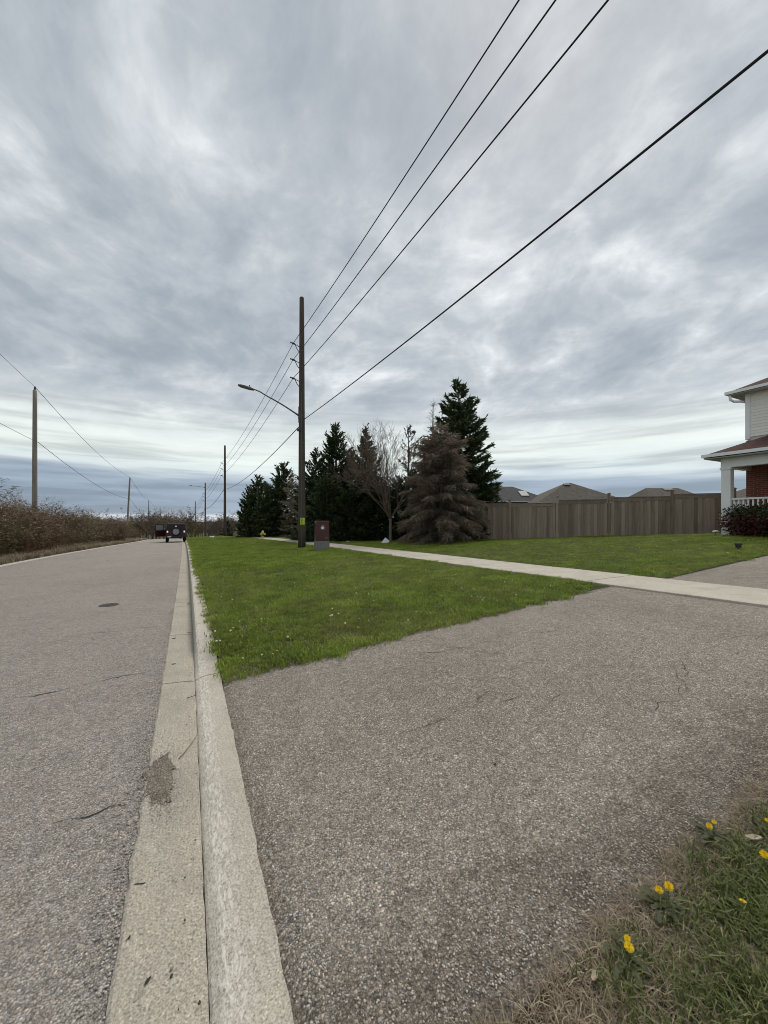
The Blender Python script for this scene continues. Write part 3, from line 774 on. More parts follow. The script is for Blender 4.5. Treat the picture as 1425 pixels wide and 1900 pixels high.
# loose grit along the gutter edge and the driveway (stuff)
def stone_mesh(seed):
    r = random.Random(seed); mb = MB()
    mb.lathe([(0.15, -0.6), (0.8, -0.35), (1.0, 0.1), (0.65, 0.6), (0.1, 0.75)], 6)
    mb.v = [tuple(c * r.uniform(0.75, 1.2) * k for c, k in zip(p, (1, 0.75, 0.6))) for p in mb.v]
    return bpy.data.objects.new('grit_stone', mb.mesh('grit_stone', 'stone', True))
T = [stone_mesh(i) for i in range(6)]
pts = []
for _ in range(2400):
    yy = 1.0 + 7 * gr.random() ** 1.8
    if gr.random() < 0.72: u = -0.232 - abs(gr.gauss(0, 0.045)); z = 0.004
    elif gr.random() < 0.4: u = 0.30 + abs(gr.gauss(0, 0.03)); z = 0.0; yy = min(yy, 3.85)
    else: u = gr.uniform(-0.2, 0.05) if gr.random() < 0.15 else -0.235 - abs(gr.gauss(0, 0.12)); z = 0.010
    x = u + shift(yy); pts.append((x, yy, terrain(x, yy) + z, min(0.012, gr.uniform(0.0022, 0.0052) * gr.choice([1, 1, 1, 1.5])), gr.randrange(6)))
for _ in range(900):
    x = gr.uniform(0.7, 3.2); yy = 0.90 + abs(gr.gauss(0, 0.09)); pts.append((x, yy, terrain(x, yy) + 0.002, gr.uniform(0.002, 0.0052), gr.randrange(6)))
for _ in range(1500):
    x = gr.uniform(0.35, 4.5); yy = gr.uniform(0.95, 3.9); pts.append((x, yy, terrain(x, yy) + 0.002, gr.uniform(0.0015, 0.0042), gr.randrange(6)))
for _ in range(1100):
    g = ground_at(gr.gauss(293, 21), gr.gauss(1448, 36)); pts.append((g.x, g.y, road_z(g.y) + 0.013, gr.uniform(0.0020, 0.0052), gr.randrange(6)))
for _ in range(16000):
    yy = 0.92 + 3.0 * gr.random() ** 1.4; x = 0.33 + 3.6 * gr.random() ** 1.3
    pts.append((x, yy, terrain(x, yy) + 0.0008, gr.uniform(0.0022, 0.0058), gr.randrange(6)))
for _ in range(7000):
    yy = 1.2 + 5.0 * gr.random() ** 1.4; x = -0.26 - 2.6 * gr.random() ** 1.2
    pts.append((x, yy, terrain(x, yy) + 0.0008, gr.uniform(0.0022, 0.0055), gr.randrange(6)))
scatter('grit', T, pts, 'loose grit scattered along the gutter and driveway edges', 'grit')

# ================================================================== TREES AND SHRUBS
def spray(mb, p, d, L, wd, r, tone):
    """one flat needle spray: a long thin leaf shape"""
    d = d.normalized(); s = d.cross(Vector((r.gauss(0, 1), r.gauss(0, 1), r.gauss(0, 1))))
    if s.length < 1e-3: return
    s = s.normalized() * wd * 0.5
    m = p + d * L * 0.45
    i = len(mb.v)
    mb.v += [tuple(p - s * 0.5), tuple(p + s * 0.5), tuple(m + s), tuple(m - s), tuple(p + d * L)]
    mb.tone += [tone] * 5; mb.f += [(i, i + 1, i + 2, i + 3), (i + 3, i + 2, i + 4)]
def conifer(h, Rm, seed, dz=0.24, whorl=6, prof=0.85, z0=0.25, droop=0.15, per=15.0, sw=0.07, sl=0.30, up=0.5, gap=0.0, hang=0.0, twigs=False, ragged=0.22, cap=99.0):
    r = random.Random(seed); crown = MB(); wood = MB()
    lean = Vector((r.gauss(0, 0.01), r.gauss(0, 0.01), 1))
    nseg = 9; tr = [Vector((lean.x * z, lean.y * z, z)) for z in [h * k / nseg for k in range(nseg + 1)]]
    wood.tube(tr, [max(0.012, 0.021 * h * (1 - k / nseg) + 0.012) for k in range(nseg + 1)], 7)
    z = z0
    side = [r.uniform(0.82, 1.15) for _ in range(8)]
    while z < h - 0.05:
        t = z / h
        env = min(cap, Rm * ((1 - t) ** prof)) * (1 - 0.35 * max(0, 0.12 - t) / 0.12)
        for k in range(whorl if t < 0.85 else 4):
            if r.random() < gap: continue
            a = r.uniform(0, 6.283)
            L = max(0.12, env * side[int(a / 6.284 * 8)] * r.uniform(1 - 2 * ragged, 1 + ragged * 0.7))
            e0 = lerp(-droop, up + 0.5, t ** 1.5) + r.gauss(0, 0.10)
            base = Vector((lean.x * z, lean.y * z, z + r.uniform(-dz / 2, dz / 2)))
            az = Vector((math.cos(a), math.sin(a), 0))
            P = []; n = 5
            for q in range(n + 1):
                s = q / n
                P.append(base + az * (L * s) + Vector((0, 0, L * (math.tan(e0) * s - droop * 0.9 * s * (1 - s) * 2 + up * 0.20 * s * s - hang * s * s))))
            wood.tube(P, [max(0.004, 0.016 * L * (1 - 0.85 * q / n) * 0.6) for q in range(n + 1)], 3, cap=False)
            m = int(max(4, per * L))
            for _ in range(m):
                s = r.random() ** 0.62; s = 0.10 + 0.90 * s
                q = min(n - 1, int(s * n)); p = P[q].lerp(P[q + 1], s * n - q)
                bd = (P[q + 1] - P[q]).normalized(); sdv = Vector((-az.y, az.x, 0)) * r.choice((-1, 1))
                d = bd * r.uniform(0.4, 1.0) + sdv * r.uniform(0.1, 0.95) * (1.15 - 0.5 * s) + Vector((0, 0, r.uniform(-0.30 - hang * 1.2, 0.28 - hang)))
                ln = sl * r.uniform(0.6, 1.25) * (0.65 + 0.35 * min(1, L))
                p = p + Vector((0, 0, r.uniform(-0.05, 0.03)))
                spray(crown, p, d, ln, sw * r.uniform(0.7, 1.3), r, min(1, max(0, r.gauss(0.45, 0.22))))
                if r.random() < 0.6:
                    p2 = p + d.normalized() * ln * 0.55
                    spray(crown, p2, d + Vector((r.gauss(0, 0.5), r.gauss(0, 0.5), r.gauss(0, 0.4) - hang)), ln * 0.7, sw * 0.8, r, min(1, max(0, r.gauss(0.5, 0.22))))
        z += dz * r.uniform(0.8, 1.2)
    top = tr[-1]
    for _ in range(14): spray(crown, top - Vector((0, 0, r.uniform(0, 0.5))), Vector((r.gauss(0, 0.4), r.gauss(0, 0.4), 1)), 0.34, sw * 0.8, r, 0.4)
    return crown, wood
def place_conifer(name, label, px, Z, h, Rm, seed, mat='spruce', group=None, cat='tree', rz=0.0, **kw):
    p = at(px, 1000, Z); p.z = terrain(p.x, p.y) - 0.03
    t = thing(name, label, cat, p, rz, group)
    c, wd = conifer(h, Rm, seed, **kw)
    c.build('crown', mat, t, tone=True); wd.build('trunk', 'bark', t)
    return t
def top_h(px, py, Z):
    p = at(px, py, Z); return p.z - terrain(p.x, p.y)

D = dict(per=36, sw=0.082, sl=0.32, z0=0.12, whorl=8, dz=0.21)
def sp(lab, px, Z, h, Rm, seed, **kw):
    k = dict(D); k.update(kw); return place_conifer('spruce_tree', lab, px, Z, h, Rm, seed, **k)
sp('tallest dark green spruce rising behind the brown conifer', 851, 22.3, top_h(851, 707, 22.3), 3.35, 101, prof=0.84, ragged=0.19, gap=0.0, cap=2.4, per=44, up=0.22, sl=0.36, whorl=9, droop=0.22)
place_conifer('dead_conifer', 'big browned conifer with drooping grey brown branches in front of the trees', 818, 19.3, 5.9, 2.55, 102, mat='deadneedle', prof=0.60, dz=0.18, whorl=7, droop=0.05, per=62, sw=0.032, sl=0.42, up=0.25, hang=0.28, z0=0.12, ragged=0.20, gap=0.04)
sp('dark spruce with pointed top right behind the main utility pole', 622, 25.8, top_h(620, 787, 25.8), 2.3, 103, prof=0.74, cap=1.9)
sp('dark spruce shoulder to the right of the pointed spruce by the pole', 648, 26.4, top_h(648, 838, 26.4), 1.7, 113, prof=0.70)
sp('shorter dark spruce just right of the main utility pole', 583, 26.6, top_h(583, 838, 26.6), 1.9, 104, prof=0.72)
sp('slender dark spruce with thin spire left of the bare tree', 677, 24.8, top_h(677, 797, 24.8), 2.1, 105, prof=0.95, gap=0.05, per=40)
place_conifer('pine_tree', 'thin see-through pine behind the bare branching tree', 757, 25.5, top_h(757, 793, 25.5), 2.2, 106, mat='pine', prof=0.8, dz=0.30, whorl=5, per=20, sl=0.27, gap=0.22, ragged=0.3)
sp('small dark spruce filling the gap behind the cabinet', 607, 24.2, 3.7, 1.7, 107, prof=0.5)
sp('low dark spruce right of the cabinet under the pointed spruce', 652, 23.8, 3.4, 1.7, 116, prof=0.5)
sp('low dark spruce behind the bare tree trunk', 700, 23.6, 3.3, 1.7, 117, prof=0.5)
sp('dark conifer half hidden at the left side of the brown conifer', 768, 23.6, 4.1, 1.7, 127, mat='pine', prof=0.55, per=34)
sp('broad dark spruce low behind the right side of the brown conifer', 893, 22.0, 3.9, 1.75, 128, prof=0.6)
sp('tallest spruce of the distant clump left of the main pole', 521, 37.5, top_h(521, 860, 37.5), 2.3, 108, prof=0.68, sw=0.10, per=34)
sp('middle spruce of the distant clump behind the fire hydrant', 479, 38.5, top_h(479, 885, 38.5), 2.0, 109, prof=0.70, sw=0.10, per=34)
sp('leftmost spruce of the distant clump, shorter than its neighbours', 461, 39.5, top_h(461, 905, 39.5), 1.6, 110, prof=0.75, sw=0.10, per=34)
sp('small spruce between the two tops of the distant clump', 499, 37.0, 4.8, 1.8, 118, prof=0.55, sw=0.10, per=34)
sp('low spruce closing the clump behind the main pole', 556, 38.5, 4.4, 1.9, 119, prof=0.55, sw=0.10, per=34)
place_conifer('dead_conifer', 'brown bare larch at the right end of the distant spruce clump', 541, 36.0, top_h(541, 874, 36.0), 1.35, 111, mat='deadneedle', prof=0.7, per=40, sw=0.035, sl=0.36, gap=0.1, hang=0.1)
sp('back row spruce behind the pointed spruce, low and dark', 636, 31, 4.6, 2.2, 131, prof=0.5)
sp('back row spruce behind the slender spire, low and dark', 690, 31, 4.4, 2.2, 132, prof=0.5)
sp('back row spruce behind the bare tree crown, low and dark', 738, 31.5, 4.4, 2.2, 133, prof=0.5)
sp('back row spruce hidden behind the brown conifer', 800, 31, 4.6, 2.3, 134, prof=0.5)
sp('back row spruce beside the main pole, low and dark', 592, 32, 4.4, 2.1, 135, prof=0.5)
sp('tiny far spruce at the foot of the second right pole', 422, 60, 2.3, 1.0, 112, prof=0.8, sw=0.12, per=24)

def bare_tree(h, seed, stems=3, spreadk=0.5, levels=5, r0=0.06, thin=0.004, trunk_h=1.0, kids=(3, 4), n=5, shrink=0.68):
    r = random.Random(seed); tr = MB(); cr = MB()
    def grow(p, d, L, rad, lv):
        k = 4 if lv < 2 else 3; P = [p]; dd = d.copy()
        for _ in range(k):
            dd = (dd + Vector((r.gauss(0, 0.10), r.gauss(0, 0.10), r.gauss(0.05, 0.06)))).normalized(); P.append(P[-1] + dd * L / k)
        R_ = [max(thin, rad * (1 - 0.45 * i / k)) for i in range(k + 1)]
        (tr if lv == 0 else cr).tube(P, R_, 6 if lv == 0 else (5 if lv == 1 else 3), tone=min(1, max(0, r.gauss(0.5, 0.2))), cap=False)
        if lv >= levels: return
        nk = r.randint(*kids)
        for q in range(nk):
            s = r.uniform(0.35, 1.0) if q else 1.0
            i = min(k - 1, int(s * k)); pp = P[i].lerp(P[i + 1], s * k - i)
            a = r.uniform(0, 6.283); sp = spreadk * r.uniform(0.5, 1.3) * (0.5 if q == 0 else 1)
            perp = dd.cross(Vector((math.cos(a), math.sin(a), 0.3)))
            perp = perp.normalized() if perp.length > 1e-3 else Vector((1, 0, 0))
            nd = (dd + perp * sp).normalized()
            grow(pp, nd, L * shrink * r.uniform(0.75, 1.15), max(thin, rad * 0.55), lv + 1)
    P0 = [Vector((0, 0, -0.05)), Vector((0.02, 0, trunk_h * 0.5)), Vector((0.03, 0.02, trunk_h))]
    tr.tube(P0, [r0 * 1.25, r0, r0 * 0.9], 8, cap=False)
    for s in range(stems):
        a = 6.283 * s / stems + r.uniform(-0.4, 0.4)
        grow(P0[-1] - Vector((0, 0, 0.05)), Vector((math.cos(a) * spreadk * 0.9, math.sin(a) * spreadk * 0.9, 1)).normalized(), h * 0.30, r0 * 0.62, 1)
    return tr, cr
p = at(724, 1006, 20.6); p.z = terrain(p.x, p.y) - 0.03
t = thing('bare_tree', 'leafless pale tree with spreading upright branches beside the brown conifer', 'tree', p)
a_, b_ = bare_tree(6.6, 208, 8, 0.66, 6, 0.075, 0.0045, 1.35, (3, 4), shrink=0.70)
a_.build('trunk', 'greybark', t); b_.build('branches', 'fartwig', t, tone=True)
p = at(552, 1000, 33); p.z = terrain(p.x, p.y) - 0.03
t = thing('bare_tree', 'small leafless tree left of the main pole before the spruces', 'tree', p)
a_, b_ = bare_tree(4.3, 212, 3, 0.8, 4, 0.06, 0.009, 1.2, (3, 4))
a_.build('trunk', 'greybark', t); b_.build('branches', 'deadneedle', t, tone=True)
p = at(800, 1000, 21.8); p.z = terrain(p.x, p.y) - 0.03
t = thing('bare_tree', 'thin dead leafless spire beside the tallest spruce', 'tree', p)
c, wd = conifer(top_h(797, 745, 21.8), 1.25, 215, 0.42, 4, 0.7, 1.2, 0.0, 7, 0.016, 0.40, 0.3, 0.15)
c.build('crown', 'deadneedle', t, tone=True); wd.build('trunk', 'greybark', t)

# --- thicket of leafless shrubs
def shrub_mesh(seed, h=3.0, wdt=1.6, stems=16, mat='twig', wire=0.010, leaves=500, lv=3):
    r = random.Random(seed); mb = MB()
    def flat(p, q, w0, w1, tone):
        d = (q - p); s = d.cross(Vector((r.gauss(0, 1), r.gauss(0, 1), 0.2)))
        if s.length < 1e-5: return
        s.normalize(); mb.quad(p - s * w0, p + s * w0, q + s * w1, q - s * w1, tone)
    def grow(p, d, L, wd, k):
        P = [p]; dd = d.copy(); n = 3
        for _ in range(n):
            dd = (dd + Vector((r.gauss(0, 0.16), r.gauss(0, 0.16), r.gauss(0.03, 0.08)))).normalized(); P.append(P[-1] + dd * L / n)
        tone = min(0.97, max(0, r.gauss(0.5, 0.22)))
        for i in range(n): flat(P[i], P[i + 1], wd * (1 - 0.2 * i), wd * (1 - 0.2 * (i + 1)), tone)
        if k == 0: return
        for _ in range(r.randint(3, 5)):
            s = r.uniform(0.2, 1.0); i = min(n - 1, int(s * n)); pp = P[i].lerp(P[i + 1], s * n - i)
            nd = (dd + Vector((r.gauss(0, 0.55), r.gauss(0, 0.55), r.gauss(0.1, 0.35)))).normalized()
            grow(pp, nd, L * r.uniform(0.45, 0.75), max(0.0045, wd * 0.62), k - 1)
    for _ in range(stems):
        a = r.uniform(0, 6.283); d0 = wdt * 0.35 * math.sqrt(r.random())
        grow(Vector((d0 * math.cos(a), d0 * math.sin(a), -0.1)), Vector((math.cos(a) * r.uniform(0, 0.55), math.sin(a) * r.uniform(0, 0.55), 1)).normalized(), h * r.uniform(0.42, 0.62), wire, lv)
    twv = list(mb.v); r2 = random.Random(seed + 9)
    for _ in range(leaves):
        q = Vector(r2.choice(twv)); spray(mb, q, Vector((r2.gauss(0, 1), r2.gauss(0, 1), r2.gauss(0, 0.6))), r2.uniform(0.10, 0.26), 0.022, r2, min(1, max(0, r2.gauss(0.5, 0.25))))
    return mb
SH = [shrub_mesh(300 + i, 3.0, 1.9, 26, leaves=5200, wire=0.011).mesh('twigs', 'twig', False, True) for i in range(5)]
SHB = [shrub_mesh(320 + i, 2.6, 1.7, 22, leaves=4600, wire=0.011).mesh('twigs', 'twig', False, True) for i in range(2)]
SH += [shrub_mesh(340 + i, 3.0, 1.9, 20, leaves=4200, wire=0.011).mesh('twigs', 'olivetwig', False, True) for i in range(2)]
SHB += [shrub_mesh(350, 2.4, 1.8, 20, leaves=4200, wire=0.011).mesh('twigs', 'olivetwig', False, True)]
hr = random.Random(21)
spots = []
yv = 13.0
while yv < 62:
    for row, off in enumerate((1.9, 3.4, 5.2)):
        u = left_u(yv) - off + hr.uniform(-0.35, 0.35) - (0.4 if yv < 24 else 0)
        hgt = (1.08 + 0.12 * hr.random()) * (1.06 if yv < 27 else 0.92 if yv < 36 else 0.82) * (0.70 if row == 0 else 1.0) * hr.uniform(0.82, 1.14)
        spots.append((u, yv + hr.uniform(-0.5, 0.5), hgt, row))
    yv += 1.1 + 0.018 * yv
for k, (u, yy, hgt, row) in enumerate(spots):
    x = u + shift(yy)
    o = link('thicket_shrub', hr.choice(SH if row else SHB + SH[:3]), None, (x, yy, terrain(x, yy)), (hr.uniform(-0.05, 0.05), hr.uniform(-0.05, 0.05), hr.uniform(0, 6.28)), (hgt * hr.uniform(0.9, 1.15),) * 2 + (hgt,))
    zone = 'by the left picture edge' if yy < 21 else 'around the russet grass' if yy < 30 else 'left of the leaning pole' if yy < 42 else 'close to the parked car'
    tag(o, ['low brown front row shrub ', 'brown shrub in the thicket middle row ', 'tall brown shrub at the back of the thicket '][row] + zone, 'shrub', 'brown shrubs along the far roadside')
# russet reeds at the foot of the thicket
reed = [tuft('reed_blades', 'reed', 90, 1.25, 0.42, 0.016, 0.22, 400 + i).data for i in range(2)]
for k, (px, py, s, lab) in enumerate([(137, 1021, 0.95, 'russet dry grass clump at the right end of the reddish strip'), (112, 1026, 0.95, 'russet dry grass clump in the middle of the reddish strip'), (88, 1031, 0.85, 'russet dry grass clump at the left end of the reddish strip'), (245, 1007, 0.8, 'pale russet grass clump at the thicket foot near the car')]):
    q = ground_at(px, py); d = (q - Vector((0, 0, q.z))).normalized()
    x, yy = q.x - 0.9, q.y + 0.3
    tag(link('dry_grass_clump', reed[k % 2], None, (x, yy, terrain(x, yy)), (0, 0, k * 1.3), (s * 1.15, s * 1.3, s)), lab, 'grass clump', 'russet grass clumps')

# --- far trees along the skyline
far_meshes = []
for i in range(4):
    mbt = shrub_mesh(500 + i, 8.2, 5.0, 9, wire=0.060, leaves=700, lv=3)
    mb2 = MB(); mb2.v = mbt.v; mb2.f = mbt.f; mb2.tone = mbt.tone
    rr = random.Random(i)
    for _ in range(2600):
        q = Vector(rr.choice(mbt.v)); spray(mb2, q, Vector((rr.gauss(0, 1), rr.gauss(0, 1), rr.gauss(0, 0.8))), rr.uniform(0.3, 0.8), 0.075, rr, rr.random())
    far_meshes.append(mb2)
FM = [m.mesh('crown', 'fartwig', False, True) for m in far_meshes]
FG = [m.mesh('crown', 'bud', False, True) for m in far_meshes[:2]]
tb = MB(); tb.tube([(0, 0, -0.3), (0.1, 0, 1.5), (0, 0.1, 3.2)], [0.22, 0.17, 0.10], 6); TB = tb.mesh('trunk', 'greybark')
fr = random.Random(5)
def far_tree(px, ytop, Z, mesh, lab, group):
    q = at(px, 990, Z); z0 = terrain(q.x, q.y) - 0.1; h = EYE + (HY - ytop) / F * Z - z0
    t = thing('far_tree', lab, 'tree', (q.x, q.y, z0), fr.uniform(0, 6.28), group)
    s = h / 8.0; t.scale = (s * 1.05, s * 1.05, s)
    link('crown', mesh, t); link('trunk', TB, t)
for k in range(46):
    px = -30 + k * 10.4 + fr.uniform(-5, 5)
    Z = fr.uniform(78, 125); ytop = 956 + 4 * math.sin(k * 1.7) + fr.uniform(-3, 5)
    if 275 < px < 345: ytop -= 6
    if 365 < px < 400: ytop += 12
    if px < 160: Z *= 0.8; ytop -= 4
    green = 350 < px < 385 or (k % 11 == 4)
    far_tree(px, ytop, Z, fr.choice(FG if green else FM), ('greenish budding far tree ' if green else 'bare brown far tree ') + ('above the left thicket near the first pole' if px < 120 else 'above the thicket left of the leaning pole' if px < 225 else 'above the thicket near the leaning pole' if px < 285 else 'just above the parked car' if px < 350 else 'right of the parked car'), 'budding far trees' if green else 'bare far trees')
for k in range(3):
    far_tree(405 + 13 * k, 957 + 3 * k, 70 + 6 * k, FM[k], ['reddish bare tree left of the second right pole', 'reddish bare tree behind the second right pole', 'reddish bare tree right of the second right pole'][k], 'bare trees round the second pole')
# --- shrub by the porch
def leaf_bush(seed, rx, ry, h, n, mats):
    r = random.Random(seed); out = [MB() for _ in mats]
    lobes = [(r.uniform(-0.6, 0.6) * rx, r.uniform(-0.6, 0.6) * ry, h * r.uniform(0.35, 0.6), r.uniform(0.45, 0.62)) for _ in range(9)]
    for _ in range(n):
        lx, ly, lz, ls = r.choice(lobes)
        d = Vector((r.gauss(0, 1), r.gauss(0, 1), r.gauss(0, 1))).normalized() * (r.random() ** 0.35) * r.uniform(0.85, 1.1)
        q = Vector((lx + d.x * rx * ls, ly + d.y * ry * ls, max(0.02, lz + d.z * h * 0.48)))
        k = 1 if (q.z > h * 0.62 + r.gauss(0, 0.1) or q.y > ry * 0.62 + r.gauss(0, 0.1)) else 0
        dd = Vector((r.gauss(0, 1), r.gauss(0, 1), r.gauss(0.2, 0.7)))
        spray(out[k], q, dd, r.uniform(0.05, 0.11), 0.045, r, min(1, max(0, r.gauss(0.5, 0.25))))
    return out
for k, (px, py, Z, rx, ry, h, lab) in enumerate([(1378, 996, 13.3, 0.75, 1.1, 1.12, 'rounded dark red and green shrub below the white porch railing'), (1470, 1000, 12.2, 0.75, 0.9, 1.0, 'dark red shrub at the right edge of the porch bed')]):
    q = at(px, py, Z); q.z = terrain(q.x, q.y)
    t = thing('porch_shrub', lab, 'shrub', q, 0)
    a_, b_ = leaf_bush(600 + k, rx, ry, h, 7000, (0, 1))
    a_.build('red_leaves', 'redleaf', t, tone=True); b_.build('green_leaves', 'greenleaf', t, tone=True)
    m_ = MB(); rr = random.Random(k)
    for _ in range(14): m_.tube([(rr.gauss(0, 0.1), rr.gauss(0, 0.1), -0.05), (rr.gauss(0, 0.3), rr.gauss(0, 0.35), h * 0.6)], [0.012, 0.005], 4)
    m_.build('stems', 'bark', t)

# ================================================================== POLES AND LINES
def pole_obj(name, label, base, h, r0, r1, mat, lean=(0, 0), group=None, brackets=(), rz=0.0, nsides=14):
    t = thing(name, label, 'utility pole', base, rz, group)
    mb = MB(); n = 12
    mb.tube([(lean[0] * k / n, lean[1] * k / n, -0.2 + (h + 0.2) * k / n) for k in range(n + 1)] + [(lean[0], lean[1], h + 0.03)], [lerp(r0, r1, k / n) for k in range(n + 1)] + [r1 * 0.75], nsides)
    mb.build('shaft', mat, t, True)
    for bz in brackets:
        rr = lerp(r0, r1, bz / h)
        m2 = MB()
        m2.tube([(-rr, 0, bz - 0.09), (-rr - 0.16, 0, bz - 0.02), (-rr - 0.20, 0, bz)], 0.018, 6)
        m2.tube([(-rr, 0, bz - 0.34), (-rr - 0.10, 0, bz - 0.22), (-rr - 0.20, 0, bz - 0.02)], 0.018, 6)
        b = m2.build('bracket', 'darkmetal', t)
        m3 = MB(); M_ = Matrix.Translation((-rr - 0.18, 0, bz - 0.01)) @ Matrix.Rotation(math.radians(-78), 4, 'Y')
        m3.lathe([(0.03, 0), (0.03, 0.04), (0.055, 0.05), (0.03, 0.08), (0.055, 0.09), (0.03, 0.12), (0.055, 0.13), (0.03, 0.16), (0.03, 0.20), (0.045, 0.22), (0.02, 0.25)], 10, M_)
        m3.build('insulator', 'insul', b)
    return t
def wire(name, label, p0, p1, sag, rad, group=None, n=28):
    mb = MB(); p0 = Vector(p0); p1 = Vector(p1)
    mb.tube([p0.lerp(p1, k / n) - Vector((0, 0, 4 * sag * (k / n) * (1 - k / n))) for k in range(n + 1)], rad, 5)
    o = mb.build(name, 'wire', None, True)
    return tag(o, label, 'wire', group)
# main line on the right
P1 = at(560, 1013, 18.2); B1 = Vector((P1.x, P1.y, terrain(P1.x, P1.y)))
H1 = at(560, 553, 18.2).z - B1.z
bz1 = [at(560, yy, 18.2).z - B1.z for yy in (641, 671, 705)]
comm = at(560, 777, 18.2).z - B1.z
poles = [(B1, H1)]
pole1 = pole_obj('utility_pole', 'tall dark wooden utility pole standing on the boulevard lawn by the cabinet', B1, H1, 0.178, 0.108, 'pole', (0.0, 0.0), None, bz1, 0.0, 18)
# yellow notice on the pole
fw = Vector((-ST * 0 + 0, -1, 0))
nd = Vector((B1.x, B1.y, 0)).normalized() * -1
az = math.atan2(nd.y, nd.x) + 0.22
m = MB(); R1 = 0.176
zc = at(560, 967, 18.2).z - B1.z
for k in range(6):
    a0 = az - 0.62 + 1.24 * k / 6 * 1.0; a1 = az - 0.62 + 1.24 * (k + 1) / 6
    m.quad((R1 * math.cos(a0), R1 * math.sin(a0), zc - 0.16), (R1 * math.cos(a1), R1 * math.sin(a1), zc - 0.16), (R1 * math.cos(a1), R1 * math.sin(a1), zc + 0.16), (R1 * math.cos(a0), R1 * math.sin(a0), zc + 0.16))
nt_ = m.build('notice', 'lime', pole1); nt_['label'] = 'lime yellow notice with dark markings'
sol = nt_.modifiers.new('thickness', 'SOLIDIFY'); sol.thickness = 0.004; sol.offset = 1
m = MB(); R2 = R1 + 0.0075
for (a0, a1, za, zb) in ((-0.22, 0.12, 0.085, 0.115), (-0.34, 0.05, 0.02, 0.035), (-0.30, 0.20, -0.02, -0.008), (-0.34, 0.14, -0.06, -0.048), (-0.30, 0.10, -0.10, -0.088)):
    a0 += az; a1 += az
    m = MB(); m.quad((R2 * math.cos(a0), R2 * math.sin(a0), zc + za), (R2 * math.cos(a1), R2 * math.sin(a1), zc + za), (R2 * math.cos(a1), R2 * math.sin(a1), zc + zb), (R2 * math.cos(a0), R2 * math.sin(a0), zc + zb)); m.build('marking', 'ink', nt_)
m = MB(); m.box(-0.16, 0.05, -0.06, 0.06, comm - 0.62, comm - 0.50, Matrix.Translation((-0.08, -0.08, 0))); m.build('cable_clamp', 'darkmetal', pole1)
m = MB(); m.tube([(-0.155, -0.02, z) for z in (comm - 0.2, comm + 0.1, comm + 0.55)], 0.02, 6); m.build('conduit', 'alu', pole1)

m = MB(); m.tube([(0.10 - 0.16, -0.165, 0.1), (0.10 - 0.16, -0.160, H1 * 0.3), (-0.055, -0.140, H1 * 0.62)], 0.010, 5); m.build('ground_wire', 'alu', pole1)
for zz_ in (comm + 0.1, comm - 0.9, bz1[2] - 0.3, bz1[1] - 0.3, bz1[0] - 0.3, H1 * 0.42):
    m = MB(); m.lathe([(0.028, 0), (0.028, 0.012), (0.014, 0.014), (0.014, 0.035)], 8, Matrix.Translation((-0.02, -lerp(0.178, 0.108, zz_ / H1) + 0.004, zz_)) @ Matrix.Rotation(math.pi / 2, 4, 'X')); m.build('bolt', 'alu', pole1)
def line_pole(y, lab, lamp=False, h=11.9):
    x = 4.77 + shift(y) + 0.12; b = Vector((x, y, terrain(x, y)))
    pole_obj('utility_pole', lab, b, h, 0.178, 0.11, 'pole', (0, 0), 'poles along the lawn side', bz1)
    return b, h
for y, lab in ((54.5, 'second dark utility pole along the lawn, left of the spruce clump'), (93, 'third utility pole along the lawn with a street lamp'), (142, 'fourth utility pole along the lawn, thin in the distance'), (196, 'fifth utility pole far along the lawn'), (262, 'farthest utility pole along the lawn')):
    poles.append(line_pole(y, lab))
B0 = Vector((4.62, -26.0, terrain(4.62, -26.0)))
names = ['upper', 'middle', 'lower']
for k in range(3):
    off = -0.42
    wire('power_line', f'{names[k]} power line sweeping overhead from the main pole to the top of the picture', (B1.x + off, B1.y, B1.z + bz1[k]), (B0.x + off + 0.3, B0.y, B0.z + bz1[k] + 0.3), 0.85, 0.0125)
    for j in range(len(poles) - 1):
        a, b = poles[j][0], poles[j + 1][0]
        wire('power_line', f'{names[k]} power line between the {["main", "second", "third", "fourth", "fifth"][j]} and {["second", "third", "fourth", "fifth", "farthest"][j]} right poles', (a.x + off, a.y, a.z + bz1[k]), (b.x + off, b.y, b.z + bz1[k]), 0.55, 0.012 + 0.004 * j)
wire('cable', 'thick black cable running from mid pole to the upper right edge', (B1.x + 0.13, B1.y - 0.05, B1.z + comm), (B0.x + 0.3, B0.y, B0.z + comm + 0.2), 0.62, 0.0165, n=40)
for j in range(len(poles) - 1):
    a, b = poles[j][0], poles[j + 1][0]
    wire('cable', f'thick cable hanging between the {["main", "second", "third", "fourth", "fifth"][j]} and {["second", "third", "fourth", "fifth", "farthest"][j]} right poles', (a.x - 0.14, a.y + 0.05, a.z + comm - 0.4 * (j == 0)), (b.x - 0.14, b.y, b.z + comm), 0.6, 0.020 + 0.006 * j)
